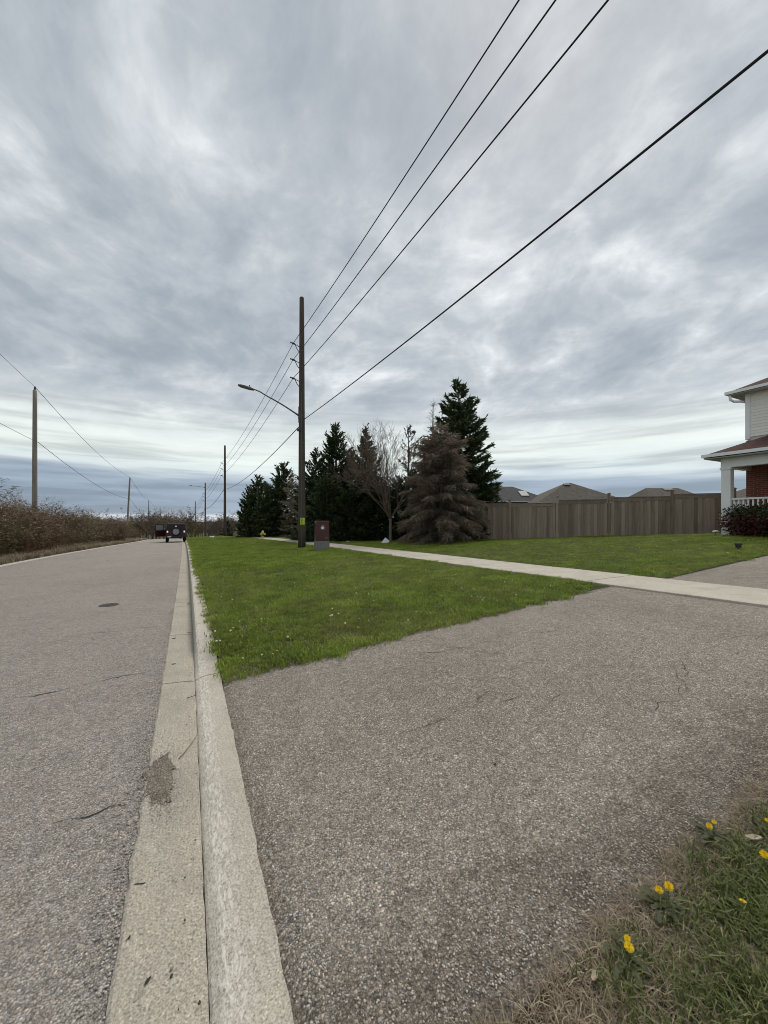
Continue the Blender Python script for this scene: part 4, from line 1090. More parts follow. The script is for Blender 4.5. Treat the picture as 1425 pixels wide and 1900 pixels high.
# street lamps on bracket arms
def street_lamp(base, z0, L, zr, label, rz=0.0):
    t = thing('street_lamp', label, 'street lamp', (base.x, base.y, base.z + z0), rz, 'street lamps on the poles')
    m = MB(); P = []
    for k in range(13):
        s = k / 12; P.append((-0.14 - (L - 0.14) * s, 0, zr * (s * 1.35 - 0.35 * s ** 2 if s < 0.72 else (0.972 - 0.181 + (1 - 0.791) * (1 - ((1 - s) / 0.28) ** 2)))))
    m.tube(P, [lerp(0.042, 0.028, k / 12) for k in range(13)], 8); m.build('arm', 'alu', t, True)
    m = MB(); m.box(-0.17, -0.12, -0.06, 0.06, -0.14, 0.14); m.build('mounting_plate', 'alu', t)
    M_ = Matrix.Translation((-L, 0, zr)) @ Matrix.Rotation(math.radians(9), 4, 'Y')
    m = MB(); sec = [(0.10, 0.05, 0.05), (-0.02, 0.10, 0.065), (-0.30, 0.14, 0.06), (-0.50, 0.13, 0.045), (-0.60, 0.06, 0.02)]
    i0 = 0
    for x, hw, hh in sec:
        for (dy, dz) in ((-hw, -hh * 0.6), (hw, -hh * 0.6), (hw * 0.95, hh * 0.4), (hw * 0.4, hh), (-hw * 0.4, hh), (-hw * 0.95, hh * 0.4)):
            m.v.append(tuple(M_ @ Vector((x, dy, dz)))); m.tone.append(0.5)
    for k in range(len(sec) - 1):
        for j in range(6): m.f.append((k * 6 + j, k * 6 + (j + 1) % 6, k * 6 + 6 + (j + 1) % 6, k * 6 + 6 + j))
    m.f.append(tuple(range(6))); m.f.append(tuple(24 + j for j in range(6))[::-1])
    hd = m.build('lamp_head', 'alu', t)
    m = MB(); m.box(-0.48, -0.08, -0.09, 0.09, -0.052, -0.040, M_); m.build('lens', 'lens', hd)
    m = MB(); m.lathe([(0.035, 0.05), (0.035, 0.12), (0.02, 0.14)], 10, M_ @ Matrix.Translation((-0.12, 0, 0))); m.build('photocell', 'darkmetal', hd)
    return t
street_lamp(B1, at(560, 772, 18.2).z - B1.z, 2.25, 0.93, 'grey curved street lamp reaching over the road from the main pole')
street_lamp(poles[2][0], 10.9, 2.6, 0.25, 'distant street lamp on the third right pole')
# line on the left
LP = []
for px, pyt, Z, lean, lab in ((64, 725, 25.0, 0.03, 'nearest grey wooden pole rising from the left thicket'), (234.5, 888, 66.0, 0.6, 'second left pole leaning slightly right above the shrubs'), (275.5, 929, 128, 0.1, 'third left pole, thin and upright over the shrubs'), (297, 945, 205, 0.1, 'farthest left pole behind the parked car')):
    q = at(px, 1000, Z); b = Vector((q.x, q.y, terrain(q.x, q.y))); hp = EYE + (HY - pyt) / F * Z - b.z
    dirv = Vector((CT, -ST, 0)) * lean
    t = pole_obj('wooden_pole', lab, b, hp, 0.155, 0.115, 'greypole', (dirv.x, dirv.y), 'grey poles in the left thicket', (), 0, 12)
    m = MB(); m.lathe([(0.025, 0), (0.025, 0.06), (0.07, 0.07), (0.03, 0.12), (0.06, 0.13), (0.03, 0.18), (0.05, 0.20), (0.03, 0.24)], 10, Matrix.Translation((dirv.x, dirv.y, hp)) @ Matrix.Scale(1.15, 4)); m.build('top_insulator', 'insul', t)
    LP.append((b, hp, dirv))
LP0 = (Vector((-5.9, -22.0, terrain(-5.9, -22))), LP[0][1] + 0.2, Vector((0, 0, 0)))
allp = [LP0] + LP
seg = ['passing the left edge of the picture', 'between the first and second left poles', 'between the second and third left poles', 'between the third and farthest left poles']
m_z = EYE + (HY - 820) / F * 25.0 - LP[0][0].z
for j in range(4):
    (a, ha, la), (b, hb, lb) = allp[j], allp[j + 1]
    wire('power_line', 'thin upper wire ' + seg[j], a + Vector((la.x, la.y, ha + 0.25)), b + Vector((lb.x, lb.y, hb + 0.25)), 0.75, 0.010 + 0.006 * j)
    wire('cable', 'thin lower wire ' + seg[j], a + Vector((la.x * 0.7 + 0.16, la.y * 0.7, m_z)), b + Vector((lb.x * 0.7 + 0.13, lb.y * 0.7, m_z)), 0.75, 0.011 + 0.006 * j)

# ================================================================== STREET FURNITURE
q = at(597, 1018, 16.6); cb = Vector((q.x, q.y, terrain(q.x, q.y)))
cab = thing('utility_cabinet', 'maroon metal utility cabinet on grey plinth beside the main pole', 'cabinet', cb, math.radians(-8))
def taper(mb, w0, d0, w1, d1, z0, z1, off=(0, 0)):
    i = len(mb.v)
    for (w_, d_, z) in ((w0, d0, z0), (w1, d1, z1)):
        for sx, sy in ((-1, -1), (1, -1), (1, 1), (-1, 1)): mb.v.append((sx * w_ / 2 + off[0], sy * d_ / 2 + off[1], z)); mb.tone.append(0.5)
    mb.f += [(i, i + 3, i + 2, i + 1), (i + 4, i + 5, i + 6, i + 7)] + [(i + j, i + (j + 1) % 4, i + 4 + (j + 1) % 4, i + 4 + j) for j in range(4)]
m = MB(); taper(m, 0.60, 0.56, 0.57, 0.53, -0.1, 0.40); bevel(m.build('plinth', 'cabbase', cab), 0.012)
m = MB(); taper(m, 0.57, 0.53, 0.545, 0.50, 0.402, 1.21); bevel(m.build('housing', 'cab', cab), 0.012)
m = MB(); taper(m, 0.575, 0.535, 0.53, 0.49, 1.212, 1.26); bevel(m.build('lid', 'cab', cab), 0.012)
m = MB(); taper(m, 0.48, 0.01, 0.46, 0.01, 0.46, 1.16, (0, -0.262)); bevel(m.build('door', 'cab', cab), 0.004)
m = MB(); m.box(0.10, 0.20, -0.278, -0.268, 0.52, 0.545); m.build('latch', 'rim', cab)
for zz, hh, mt in ((1.04, 0.05, 'rim'), (0.965, 0.065, 'white')):
    m = MB(); m.lathe([(hh, 0), (hh, 0.006)], 6, Matrix.Translation((-0.01, -0.266, zz)) @ Matrix.Rotation(math.pi / 2, 4, 'X')); st = m.build('sticker', mt, cab)
m = MB(); m.lathe([(0.095, 0), (0.095, 0.004), (0.082, 0.004), (0.082, 0)], 20, Matrix.Translation((0.0, -0.266, 0.965)) @ Matrix.Rotation(math.pi / 2, 4, 'X')); m.build('emblem_ring', 'rim', cab)
m = MB(); m.box(-0.29, -0.275, -0.04, 0.0, 0.5, 1.15); m.box(-0.29, -0.275, 0.08, 0.10, 0.5, 1.15); m.build('hinge', 'darkmetal', cab)

q = at(487.5, 1000, 31.0); hb = Vector((q.x, q.y, terrain(q.x, q.y)))
hy = thing('fire_hydrant', 'small yellow fire hydrant at the far end of the sidewalk', 'fire hydrant', hb)
m = MB(); m.lathe([(0.15, -0.05), (0.15, 0.04), (0.10, 0.06), (0.10, 0.42), (0.13, 0.44), (0.13, 0.47), (0.105, 0.49), (0.10, 0.56), (0.06, 0.64), (0.03, 0.66), (0.03, 0.71)], 14); m.build('barrel', 'hydrant', hy, True)
for sx in (-1, 1):
    m = MB(); m.lathe([(0.055, 0), (0.055, 0.08), (0.065, 0.085), (0.065, 0.12), (0.02, 0.14)], 10, Matrix.Translation((sx * 0.09, 0, 0.38)) @ Matrix.Rotation(sx * math.pi / 2, 4, 'Y')); m.build('nozzle', 'hydrant', hy)
m = MB(); m.lathe([(0.075, 0), (0.075, 0.07), (0.085, 0.075), (0.085, 0.12), (0.025, 0.14)], 12, Matrix.Translation((0, -0.09, 0.30)) @ Matrix.Rotation(math.pi / 2, 4, 'X')); m.build('pumper_nozzle', 'darkmetal', hy)

# garden lights
def path_light(px, py, Z, lab, wide):
    q = at(px, py, Z); t = thing('garden_light', lab, 'garden light', (q.x, q.y, terrain(q.x, q.y)), 0.4, 'garden lights in the front lawn')
    m = MB(); m.tube([(0, 0, -0.05), (0, 0, 0.16)], 0.014, 8); m.build('stake', 'lightplastic', t)
    if wide:
        m = MB(); m.lathe([(0.10, 0.15), (0.105, 0.162), (0.07, 0.185), (0.02, 0.195)], 16, Matrix.Rotation(math.radians(-14), 4, 'Y')); m.build('solar_cap', 'lens', t)
    else:
        m = MB(); m.box(-0.07, 0.07, -0.06, 0.06, 0.07, 0.15); bevel(m.build('lamp_box', 'lightplastic', t), 0.008)
        m = MB(); m.box(-0.085, 0.085, -0.08, 0.08, 0.152, 0.178); m.build('solar_panel', 'glass', t)
g1 = ground_at(1370, 1021); Z1 = g1.x * ST + g1.y * CT
path_light(1370, 1021, Z1, 'black box garden light in the lawn near the parking pad', False)
g1 = ground_at(1328, 994); Z1 = g1.x * ST + g1.y * CT
path_light(1328, 994, Z1, 'pale capped garden light by the fence end and shrub', True)
# white board leaning against the bare tree
q = at(719, 1007, 20.2); sb = thing('leaning_sign', 'white board leaning against the bare tree trunk', 'sign', (q.x, q.y, terrain(q.x, q.y)), math.radians(-30))
m = MB(); m.box(-0.17, 0.17, -0.008, 0.008, 0.0, 0.30, Matrix.Rotation(math.radians(-52), 4, 'Y') @ Matrix.Rotation(math.radians(-18), 4, 'X')); bevel(m.build('panel', 'white', sb), 0.003)
m = MB(); m.box(-0.17, -0.14, 0.010, 0.03, -0.06, 0.36, Matrix.Rotation(math.radians(-52), 4, 'Y') @ Matrix.Rotation(math.radians(-18), 4, 'X')); m.build('stake', 'stick', sb)
# pale stones at the foot of the trees
def rock(px, py, s, lab, seed):
    q = ground_at(px, py); r = random.Random(seed); m = MB()
    m.lathe([(0.3, -0.3), (0.9, -0.1), (1.0, 0.25), (0.75, 0.55), (0.3, 0.72)], 9)
    m.v = [tuple(c * r.uniform(0.82, 1.15) * s for c in p) for p in m.v]
    o = m.build('garden_stone', 'boulder', None, True, loc=(q.x, q.y, terrain(q.x, q.y))); tag(o, lab, 'stone')
rock(646, 1006, 0.11, 'larger pale stone under the spruces right of the cabinet', 1)
rock(662, 1006, 0.07, 'smaller pale stone under the spruces right of the cabinet', 2)
rock(393, 998, 0.26, 'far white stone on the lawn edge near the second pole', 3)

# ================================================================== FENCE
FA, FB = at(930, 1003, 20.4), at(1356, 993, 16.2)
FA.z = FB.z = 0
fdir = (FB - FA).normalized(); flen = (FB - FA).length
fence = thing('fence', 'weathered brown board fence stepping up towards the house', 'fence', (FA.x, FA.y, 0), math.atan2(fdir.y, fdir.x))
pxs = [946, 1034, 1130, 1247, 1362]
ts = [0.0]
for px in pxs:
    # where the line of the fence meets the direction of each post
    d = at(px, 966, 1.0); den = d.x * fdir.y - d.y * fdir.x
    k = (FA.x * fdir.y - FA.y * fdir.x) / den
    ts.append((Vector((d.x * k, d.y * k, 0)) - FA).dot(fdir))
ts[0] = ts[1] - 2.3
ptop = [932, 927, 921.5, 914.5, 913.5]
def fz(t): q = FA + fdir * t; return terrain(q.x, q.y)
def ztop(t, py): q = FA + fdir * t; Z = q.x * ST + q.y * CT; return EYE + (HY - py) / F * Z
tops = [ztop((ts[i] + ts[i + 1]) / 2, [933.5, 932, 926, 920.5, 914.5][i]) for i in range(5)]
bw = 0.138
frn = random.Random(9)
bm0 = MB(); bm0.box(-bw / 2 + 0.004, bw / 2 - 0.004, -0.009, 0.009, 0, 1.0); board_mesh = bm0.mesh('board', 'fence')
for i in range(5):
    a, b = ts[i] + 0.075, ts[i + 1] - 0.075
    n = int(round((b - a) / bw)); s = (b - a) / n / bw
    zt = tops[i]
    for k in range(n):
        tc_ = a + (k + 0.5) * (b - a) / n; zb = fz(tc_) + 0.02 + frn.uniform(0, 0.02)
        link('board', board_mesh, fence, (tc_, frn.uniform(-0.002, 0.002) + (0.025 if k % 2 else 0.0), zb), (0, 0, frn.gauss(0, 0.004)), (s * 1.16 if k % 2 else s * 0.97, 1, zt - 0.06 - zb))
    m = MB(); m.box(a, b, -0.035, 0.055, zt - 0.055, zt - 0.02); m.box(a, b, -0.014, 0.030, zt - 0.22, zt - 0.09) ; m.build('top_rail', 'fencedark', fence)
    m = MB(); m.box(a, b, 0.034, 0.072, fz((a + b) / 2) + 0.25, fz((a + b) / 2) + 0.34); m.build('bottom_rail', 'fencedark', fence)
for i, t_ in enumerate(ts):
    zt = max(tops[max(0, i - 1)], tops[min(4, i)]) + 0.13
    m = MB(); m.box(t_ - 0.058, t_ + 0.058, -0.058, 0.058, fz(t_) - 0.1, zt); bevel(m.build('post', 'fence', fence), 0.006)
    m = MB(); m.box(t_ - 0.075, t_ + 0.075, -0.075, 0.075, zt + 0.001, zt + 0.03); taper(m, 0.13, 0.13, 0.03, 0.03, zt + 0.031, zt + 0.07, (t_, 0)); m.build('post_cap', 'fencedark', fence)

# ================================================================== THE HOUSE
HX, HYc = 19.0, 6.85                      # corner of the front wall
g0 = terrain(17.2, 6.5)
house = thing('house', 'two storey house with red brick, pale siding and white front porch', 'house', (0, 0, 0))
FL = g0 + 0.36
ZP, ZW, ZE = 3.94, 4.89, 6.49             # porch eave, porch roof top, main eave
m = MB(); m.box(HX, HX + 9, -3.2, HYc, g0 - 0.8, ZW - 0.3); m.build('brick_wall', 'brick', house)
m = MB(); m.box(HX + 0.03, HX + 9, -3.2, HYc - 0.03, ZW - 0.3, ZE); m.build('upper_wall', 'trim', house)
sbm = MB(); sbm.v = [(0, 0, 0), (0, 1, 0), (0.012, 1, 0.112), (0.012, 0, 0.112), (0.03, 0, 0), (0.03, 1, 0), (0.03, 1, 0.112), (0.03, 0, 0.112)]
sbm.tone = [0.5] * 8; sbm.f = [(0, 3, 2, 1), (0, 1, 5, 4), (3, 7, 6, 2), (0, 4, 7, 3), (1, 2, 6, 5)]
sidem = sbm.mesh('siding_board', 'siding')
zb = ZW - 0.16
while zb < ZE - 0.05:
    link('siding_board', sidem, house, (HX - 0.001, -3.19, zb), None, (1, HYc - 0.12 + 3.19, 1)); zb += 0.112
m = MB(); m.box(HX - 0.025, HX + 0.09, HYc - 0.115, HYc + 0.02, ZW - 0.25, ZE - 0.02); m.build('corner_trim', 'white', house)
# upper roof
def hip(mb, x0, x1, y0, y1, z, slope):
    hw = min(x1 - x0, y1 - y0) / 2; zz = z + hw * slope
    A, B, C, D = (x0, y0, z), (x1, y0, z), (x1, y1, z), (x0, y1, z)
    if (x1 - x0) > (y1 - y0): E, G = (x0 + hw, (y0 + y1) / 2, zz), (x1 - hw, (y0 + y1) / 2, zz); mb.quad(A, B, G, E); mb.tri(B, C, G); mb.quad(C, D, E, G); mb.tri(D, A, E)
    else: E, G = ((x0 + x1) / 2, y0 + hw, zz), ((x0 + x1) / 2, y1 - hw, zz); mb.tri(A, B, E); mb.quad(B, C, G, E); mb.tri(C, D, G); mb.quad(D, A, E, G)
    mb.quad(A, D, C, B)
m = MB(); hip(m, HX - 0.40, HX + 9.4, -3.6, HYc + 0.40, ZE + 0.02, 0.50); roof = m.build('roof', 'shingle', house)
m = MB()
e0, e1, f0, f1 = HX - 0.42, HX + 9.42, -3.62, HYc + 0.42
m.box(e0 - 0.06, e0, f0 - 0.1, f1 + 0.06, ZE - 0.08, ZE + 0.025); m.box(e0, e1, f1, f1 + 0.06, ZE - 0.08, ZE + 0.025); m.box(e0, e1, f0 - 0.1, f0, ZE - 0.10, ZE + 0.03)
m.build('eaves_gutter', 'white', roof)
m = MB(); m.box(e0, HX - 0.002, f0, f1, ZE - 0.12, ZE - 0.09); m.box(HX, e1, HYc + 0.03, f1, ZE - 0.12, ZE - 0.09); m.build('soffit', 'soffit', roof)
m = MB(); m.tube([(HX - 0.38, HYc + 0.36, ZE - 0.08), (HX - 0.36, HYc + 0.34, ZE - 0.28), (HX - 0.28, HYc + 0.26, ZE - 0.36), (HX - 0.06, HYc + 0.10, ZE - 0.37), (HX + 0.20, HYc + 0.06, ZE - 0.38), (HX + 0.42, HYc + 0.06, ZE - 0.6), (HX + 0.42, HYc + 0.06, g0)], 0.045, 8); m.build('downspout', 'white', house, True)
# porch
PX0, PY0, PY1 = 17.24, -0.4, 6.93
m = MB()
ex, ey, ez = PX0 - 0.36, PY1 + 0.36, ZP
tx, ty = HX + 0.02, PY1 + 0.36 - (HX - (PX0 - 0.36)) * 0.9
m.quad((ex, PY0 - 0.4, ez), (tx, PY0 - 0.4, ZW), (tx, ty, ZW), (ex, ey, ez)); m.tri((ex, ey, ez), (tx, ty, ZW), (tx, ey, ez)); m.quad((ex, PY0 - 0.4, ez - 0.02), (ex, ey, ez - 0.02), (tx, ey, ez - 0.02), (tx, PY0 - 0.4, ez - 0.02))
proof = m.build('porch_roof', 'shingle', house)
m = MB(); m.box(ex - 0.06, ex - 0.004, PY0 - 0.4, ey + 0.06, ez - 0.09, ez + 0.02); m.box(ex - 0.004, tx, ey + 0.004, ey + 0.06, ez - 0.09, ez + 0.02); m.build('eaves_gutter', 'white', proof)
m = MB(); m.box(ex, tx, PY0 - 0.4, ey, ez - 0.15, ez - 0.115); m.build('soffit', 'soffit', proof)
m = MB(); m.box(PX0, PX0 + 0.24, PY0, PY1, ez - 0.48, ez - 0.152); m.box(PX0 + 0.24, HX - 0.002, PY1 - 0.24, PY1, ez - 0.48, ez - 0.152); m.build('porch_beam', 'white', house)
m = MB(); m.box(PX0 + 0.03, HX - 0.002, 4.5, PY1 - 0.03, g0 - 0.5, FL); m.build('porch_floor', 'walk', house)
for yc in (PY1 - 0.15, 4.65):
    m = MB(); m.box(PX0 - 0.005, PX0 + 0.265, yc - 0.135, yc + 0.135, FL, ez - 0.56); c = m.build('column', 'white', house)
    m = MB(); m.box(PX0 - 0.035, PX0 + 0.295, yc - 0.165, yc + 0.165, ez - 0.558, ez - 0.482); m.box(PX0 - 0.03, PX0 + 0.29, yc - 0.16, yc + 0.16, FL + 0.001, FL + 0.10); m.build('capital', 'white', c)
    m = MB(); m.box(PX0 + 0.0, PX0 + 0.26, yc - 0.13, yc + 0.13, g0 - 0.2, FL - 0.002); m.build('pier', 'white', c)
rl = MB(); ZR = FL + 0.98
rl.box(PX0 + 0.07, PX0 + 0.19, 4.79, PY1 - 0.29, ZR - 0.06, ZR); rl.box(PX0 + 0.09, PX0 + 0.17, 4.79, PY1 - 0.29, FL + 0.10, FL + 0.15)
rl.box(PX0 + 0.27, HX - 0.01, PY1 - 0.21, PY1 - 0.09, ZR - 0.06, ZR); rl.box(PX0 + 0.27, HX - 0.01, PY1 - 0.19, PY1 - 0.11, FL + 0.10, FL + 0.15)
rail = rl.build('railing', 'white', house)
bb = MB(); bb.box(-0.022, 0.022, -0.022, 0.022, 0, 1); bal = bb.mesh('baluster', 'white')
yy = 4.9
while yy < PY1 - 0.33: link('baluster', bal, rail, (PX0 + 0.13, yy, FL + 0.151), None, (1, 1, ZR - 0.062 - FL - 0.151)); yy += 0.13
xx = PX0 + 0.36
while xx < HX - 0.06: link('baluster', bal, rail, (xx, PY1 - 0.15, FL + 0.151), None, (1, 1, ZR - 0.062 - FL - 0.151)); xx += 0.13
win = MB(); win.box(HX - 0.06, HX + 0.02, 4.75, 4.85, FL + 0.5, FL + 2.05); win.box(HX - 0.06, HX + 0.02, 6.0, 6.10, FL + 0.5, FL + 2.05); win.box(HX - 0.06, HX + 0.02, 4.85, 6.0, FL + 1.95, FL + 2.05); win.box(HX - 0.06, HX + 0.02, 4.85, 6.0, FL + 0.5, FL + 0.6); win.box(HX - 0.05, HX + 0.02, 5.40, 5.45, FL + 0.6, FL + 1.95)
wn = win.build('window', 'white', house)
m = MB(); m.box(HX - 0.025, HX - 0.01, 4.85, 6.0, FL + 0.6, FL + 1.95); m.build('pane', 'glass', wn)
m = MB(); m.box(16.5, HX - 0.004, 0.3, 4.35, g0 - 0.5, ez - 0.152); m.build('garage_wall', 'brick', house)
gd = MB(); gd.box(16.44, 16.496, 1.0, 3.7, g0 - 0.1, g0 + 2.1)
g_ = gd.build('garage_door', 'white', house)
for k in range(4):
    for j in range(4):
        m = MB(); m.box(16.425, 16.438, 1.06 + j * 0.66, 1.66 + j * 0.66, g0 + 0.0 + k * 0.51, g0 + 0.42 + k * 0.51); m.build('panel', 'white', g_)
for yy in (0.5, 3.9):
    w2 = MB(); w2.box(HX - 0.045, HX - 0.012, yy - 0.6, yy + 0.6, 5.15, 6.3); wo = w2.build('window', 'white', house)
    m = MB(); m.box(HX - 0.055, HX - 0.047, yy - 0.52, yy + 0.52, 5.23, 6.22); m.build('pane', 'glass', wo)

# roofs beyond the fence
def far_house(name, label, px0, px1, peak_py, eave_py, Z, mat, depth=9.0, ridge=None, rz=0.0):
    c = at((px0 + px1) / 2, 1000, Z); wd = (px1 - px0) / F * Z
    zp = EYE + (HY - peak_py) / F * Z; ze = EYE + (HY - eave_py) / F * Z; zg = terrain(c.x, c.y) - 1.0
    t = thing(name, label, 'house', (c.x, c.y, 0), -TH + rz, 'houses beyond the fence')
    h2 = wd / 2; d2 = depth / 2; rg = ridge if ridge is not None else 0.02
    m = MB(); m.box(-h2 + 0.4, h2 - 0.4, -d2 + 0.4, d2 - 0.4, zg, ze - 0.02); m.build('wall', 'brick', t)
    m = MB(); A, B, C, D = (-h2, -d2, ze), (h2, -d2, ze), (h2, d2, ze), (-h2, d2, ze)
    E, G = (-rg * h2, 0, zp), (rg * h2, 0, zp)
    m.quad(A, B, G, E); m.tri(B, C, G); m.quad(C, D, E, G); m.tri(D, A, E); m.quad(A, D, C, B)
    rf = m.build('roof', mat, t)
    m = MB(); m.box(-h2 - 0.06, h2 + 0.06, -d2 - 0.06, -d2, ze - 0.15, ze - 0.01); m.box(-h2 - 0.06, -h2, -d2, d2, ze - 0.15, ze - 0.01); m.box(h2, h2 + 0.06, -d2, d2, ze - 0.15, ze - 0.01); m.build('fascia', 'trim', rf)
    return t, rf, (h2, d2, ze, zp, rg)
t, rf, k_ = far_house('far_house', 'house with brown pyramid roof peeking over the fence', 975, 1134, 896, 934, 48, 'greyshingle', 8, 0.06)
def roof_box(rf, k_, u, s, w_, h_, mat, name, lift=0.05):
    h2, d2, ze, zp, rg = k_
    a = Vector((0, -d2, ze)); b = Vector((0, 0, zp)); n = (b - a); sl_ = math.atan2(zp - ze, d2)
    p_ = a.lerp(b, s); M_ = Matrix.Translation((u * h2, p_.y, p_.z + lift)) @ Matrix.Rotation(sl_, 4, 'X')
    m = MB(); m.box(-w_ / 2, w_ / 2, -h_ / 2, h_ / 2, -0.1, 0.08, M_); m.build(name, mat, rf)
roof_box(rf, k_, -0.08, 0.88, 0.7, 0.35, 'darkmetal', 'roof_vent')
t, rf, k_ = far_house('far_house', 'house with dark roof and skylight half behind the tallest spruce', 868, 1004, 903, 932, 52, 'darkshingle', 8, 0.22)
roof_box(rf, k_, 0.36, 0.45, 1.0, 1.5, 'lens', 'skylight')
t, rf, k_ = far_house('far_house', 'house with flat topped brown roof above the fence middle', 1180, 1276, 905.5, 924, 50, 'greyshingle', 5, 0.62)
roof_box(rf, k_, 0.12, 0.78, 1.2, 0.5, 'lens', 'skylight')
t, rf, k_ = far_house('far_house', 'house roof seen between the porch column and brick wall', 1368, 1475, 897, 928, 46, 'greyshingle', 12, 0.1)
m = MB(); m.box(-3.3, -2.5, -2, -1.2, 2.0, EYE + (HY - 914) / F * 46); m.build('chimney', 'darkmetal', t)

# ================================================================== THE PARKED CAR
q = at(326.5, 1008, 36.3); jy = q.y; jx = q.x
jz = road_z(jy)
car = thing('parked_car', 'dark maroon off-road car parked at the kerb with left door open', 'car', (jx, jy, jz), math.radians(1.5))
def loft(mb, secs):
    """secs: list of rings of equal length"""
    n = len(secs[0]); i0 = len(mb.v)
    for s in secs: mb.v += [tuple(p) for p in s]; mb.tone += [0.5] * n
    for k in range(len(secs) - 1):
        for j in range(n): mb.f.append((i0 + k * n + j, i0 + k * n + (j + 1) % n, i0 + (k + 1) * n + (j + 1) % n, i0 + (k + 1) * n + j))
    mb.f.append(tuple(i0 + j for j in range(n))[::-1]); mb.f.append(tuple(i0 + (len(secs) - 1) * n + j for j in range(n)))
W2 = 0.80
m = MB(); m.box(-W2, W2, 0.05, 2.55, 0.52, 1.12); m.box(-W2 + 0.05, W2 - 0.05, 2.55, 3.85, 0.55, 1.10); m.box(-0.5, 0.5, 0.3, 3.7, 0.36, 0.55); bevel(m.build('body', 'carpaint', car), 0.04, 3)
m = MB(); loft(m, [[(-W2, 0.06, 1.125), (W2, 0.06, 1.125), (W2, 2.45, 1.125), (-W2, 2.45, 1.125)], [(-W2 + 0.05, 0.12, 1.72), (W2 - 0.05, 0.12, 1.72), (W2 - 0.05, 2.05, 1.72), (-W2 + 0.05, 2.05, 1.72)], [(-W2 + 0.10, 0.20, 1.80), (W2 - 0.10, 0.20, 1.80), (W2 - 0.10, 1.95, 1.80), (-W2 + 0.10, 1.95, 1.80)]])
hardtop = bevel(m.build('hardtop', 'carroof', car), 0.03, 2)
m = MB(); m.quad((-0.60, 0.085, 1.22), (0.60, 0.085, 1.22), (0.56, 0.118, 1.62), (-0.56, 0.118, 1.62)); m.build('rear_window', 'glass', hardtop)
for sx in (-1, 1):
    m = MB(); x0, x1 = sx * (W2 + 0.004), sx * (W2 - 0.036); m.quad((x0, 0.25, 1.2), (x0, 1.15, 1.2), (x1, 1.15, 1.64), (x1, 0.27, 1.64)); m.build('side_window', 'glass', hardtop)
m = MB(); m.quad((-0.70, 2.44, 1.17), (0.70, 2.44, 1.17), (0.66, 2.10, 1.66), (-0.66, 2.10, 1.66)); ws = m.build('windscreen', 'glass', hardtop)
# wheels
for sx in (-1, 1):
    for wy in (0.65, 3.10):
        M_ = Matrix.Translation((sx * 0.74, wy, 0.385)) @ Matrix.Rotation(math.pi / 2, 4, 'Y')
        m = MB(); m.lathe([(0.22, -0.125), (0.34, -0.125), (0.385, -0.09), (0.385, 0.09), (0.34, 0.125), (0.22, 0.125)], 24, M_)
        wh = m.build('wheel', 'rubber', car, True)
        m = MB(); m.lathe([(0.215, 0.05), (0.215, 0.128 * 1), (0.06, 0.10), (0.05, 0.135)], 16, M_ @ Matrix.Scale(sx, 4, (0, 0, 1))); m.build('rim', 'rim', wh, True)
        m = MB(); P = [(sx * 0.86, wy + 0.52 * math.cos(a), 0.40 + 0.50 * math.sin(a)) for a in [math.pi * k / 8 for k in range(9)]]
        for a, b in zip(P[:-1], P[1:]): m.quad(a, b, (sx * 0.76, b[1], b[2] + 0.01), (sx * 0.76, a[1], a[2] + 0.01))
        fl = m.build('fender_flare', 'carroof', car); so_ = fl.modifiers.new('thickness', 'SOLIDIFY'); so_.thickness = 0.03
# rear details
M_ = Matrix.Translation((0.0, -0.02, 1.02)) @ Matrix.Rotation(math.pi / 2, 4, 'X')
m = MB(); m.lathe([(0.21, -0.03), (0.34, -0.03), (0.365, 0.01), (0.365, 0.16), (0.33, 0.20), (0.23, 0.20)], 28, M_); sp_ = m.build('spare_tyre', 'rubber', car, True)
m = MB(); m.lathe([(0.275, 0.19), (0.275, 0.225), (0.225, 0.225), (0.21, 0.205), (0.09, 0.205), (0.08, 0.225), (0.01, 0.225)], 24, M_)
for k in range(5):
    a = 2 * math.pi * k / 5 + math.pi / 2; m.box(0.05, 0.22, -0.028, 0.028, 0.204, 0.223, M_ @ Matrix.Rotation(a, 4, 'Z'))
m.build('rim', 'rim', sp_)
for sx in (-1, 1):
    m = MB(); m.box(sx * 0.70 - 0.085, sx * 0.70 + 0.085, -0.02, 0.048, 0.90, 1.14); tl = bevel(m.build('tail_light', 'carpaint', car), 0.01)
    m = MB(); m.box(sx * 0.70 - 0.06, sx * 0.70 + 0.06, -0.03, -0.021, 0.94, 1.10); m.build('lens', 'tail', tl)
    m = MB(); m.box(sx * 0.98 - 0.10, sx * 0.98 + 0.10, 2.05, 2.13, 1.20, 1.38); mi = bevel(m.build('mirror', 'lightplastic', car), 0.02)
    m = MB(); m.box(sx * 0.98 - 0.08, sx * 0.98 + 0.08, 2.040, 2.049, 1.22, 1.36); m.build('mirror_glass', 'lens', mi)
m = MB(); m.box(-0.80, 0.80, -0.14, 0.045, 0.46, 0.62); bevel(m.build('rear_bumper', 'lightplastic', car), 0.02)
m = MB(); m.box(-0.66, -0.36, -0.012, -0.004, 0.68, 0.83) if False else m.box(-0.70, -0.40, -0.150, -0.142, 0.50, 0.615); m.build('number_plate', 'plate', car)
m = MB(); m.box(-0.06, 0.06, 0.07, 0.10, 1.50, 1.56); m.build('brake_light', 'tail', car)
m = MB(); m.box(-0.85, 0.85, 3.9, 4.05, 0.5, 0.66); m.build('front_bumper', 'lightplastic', car)
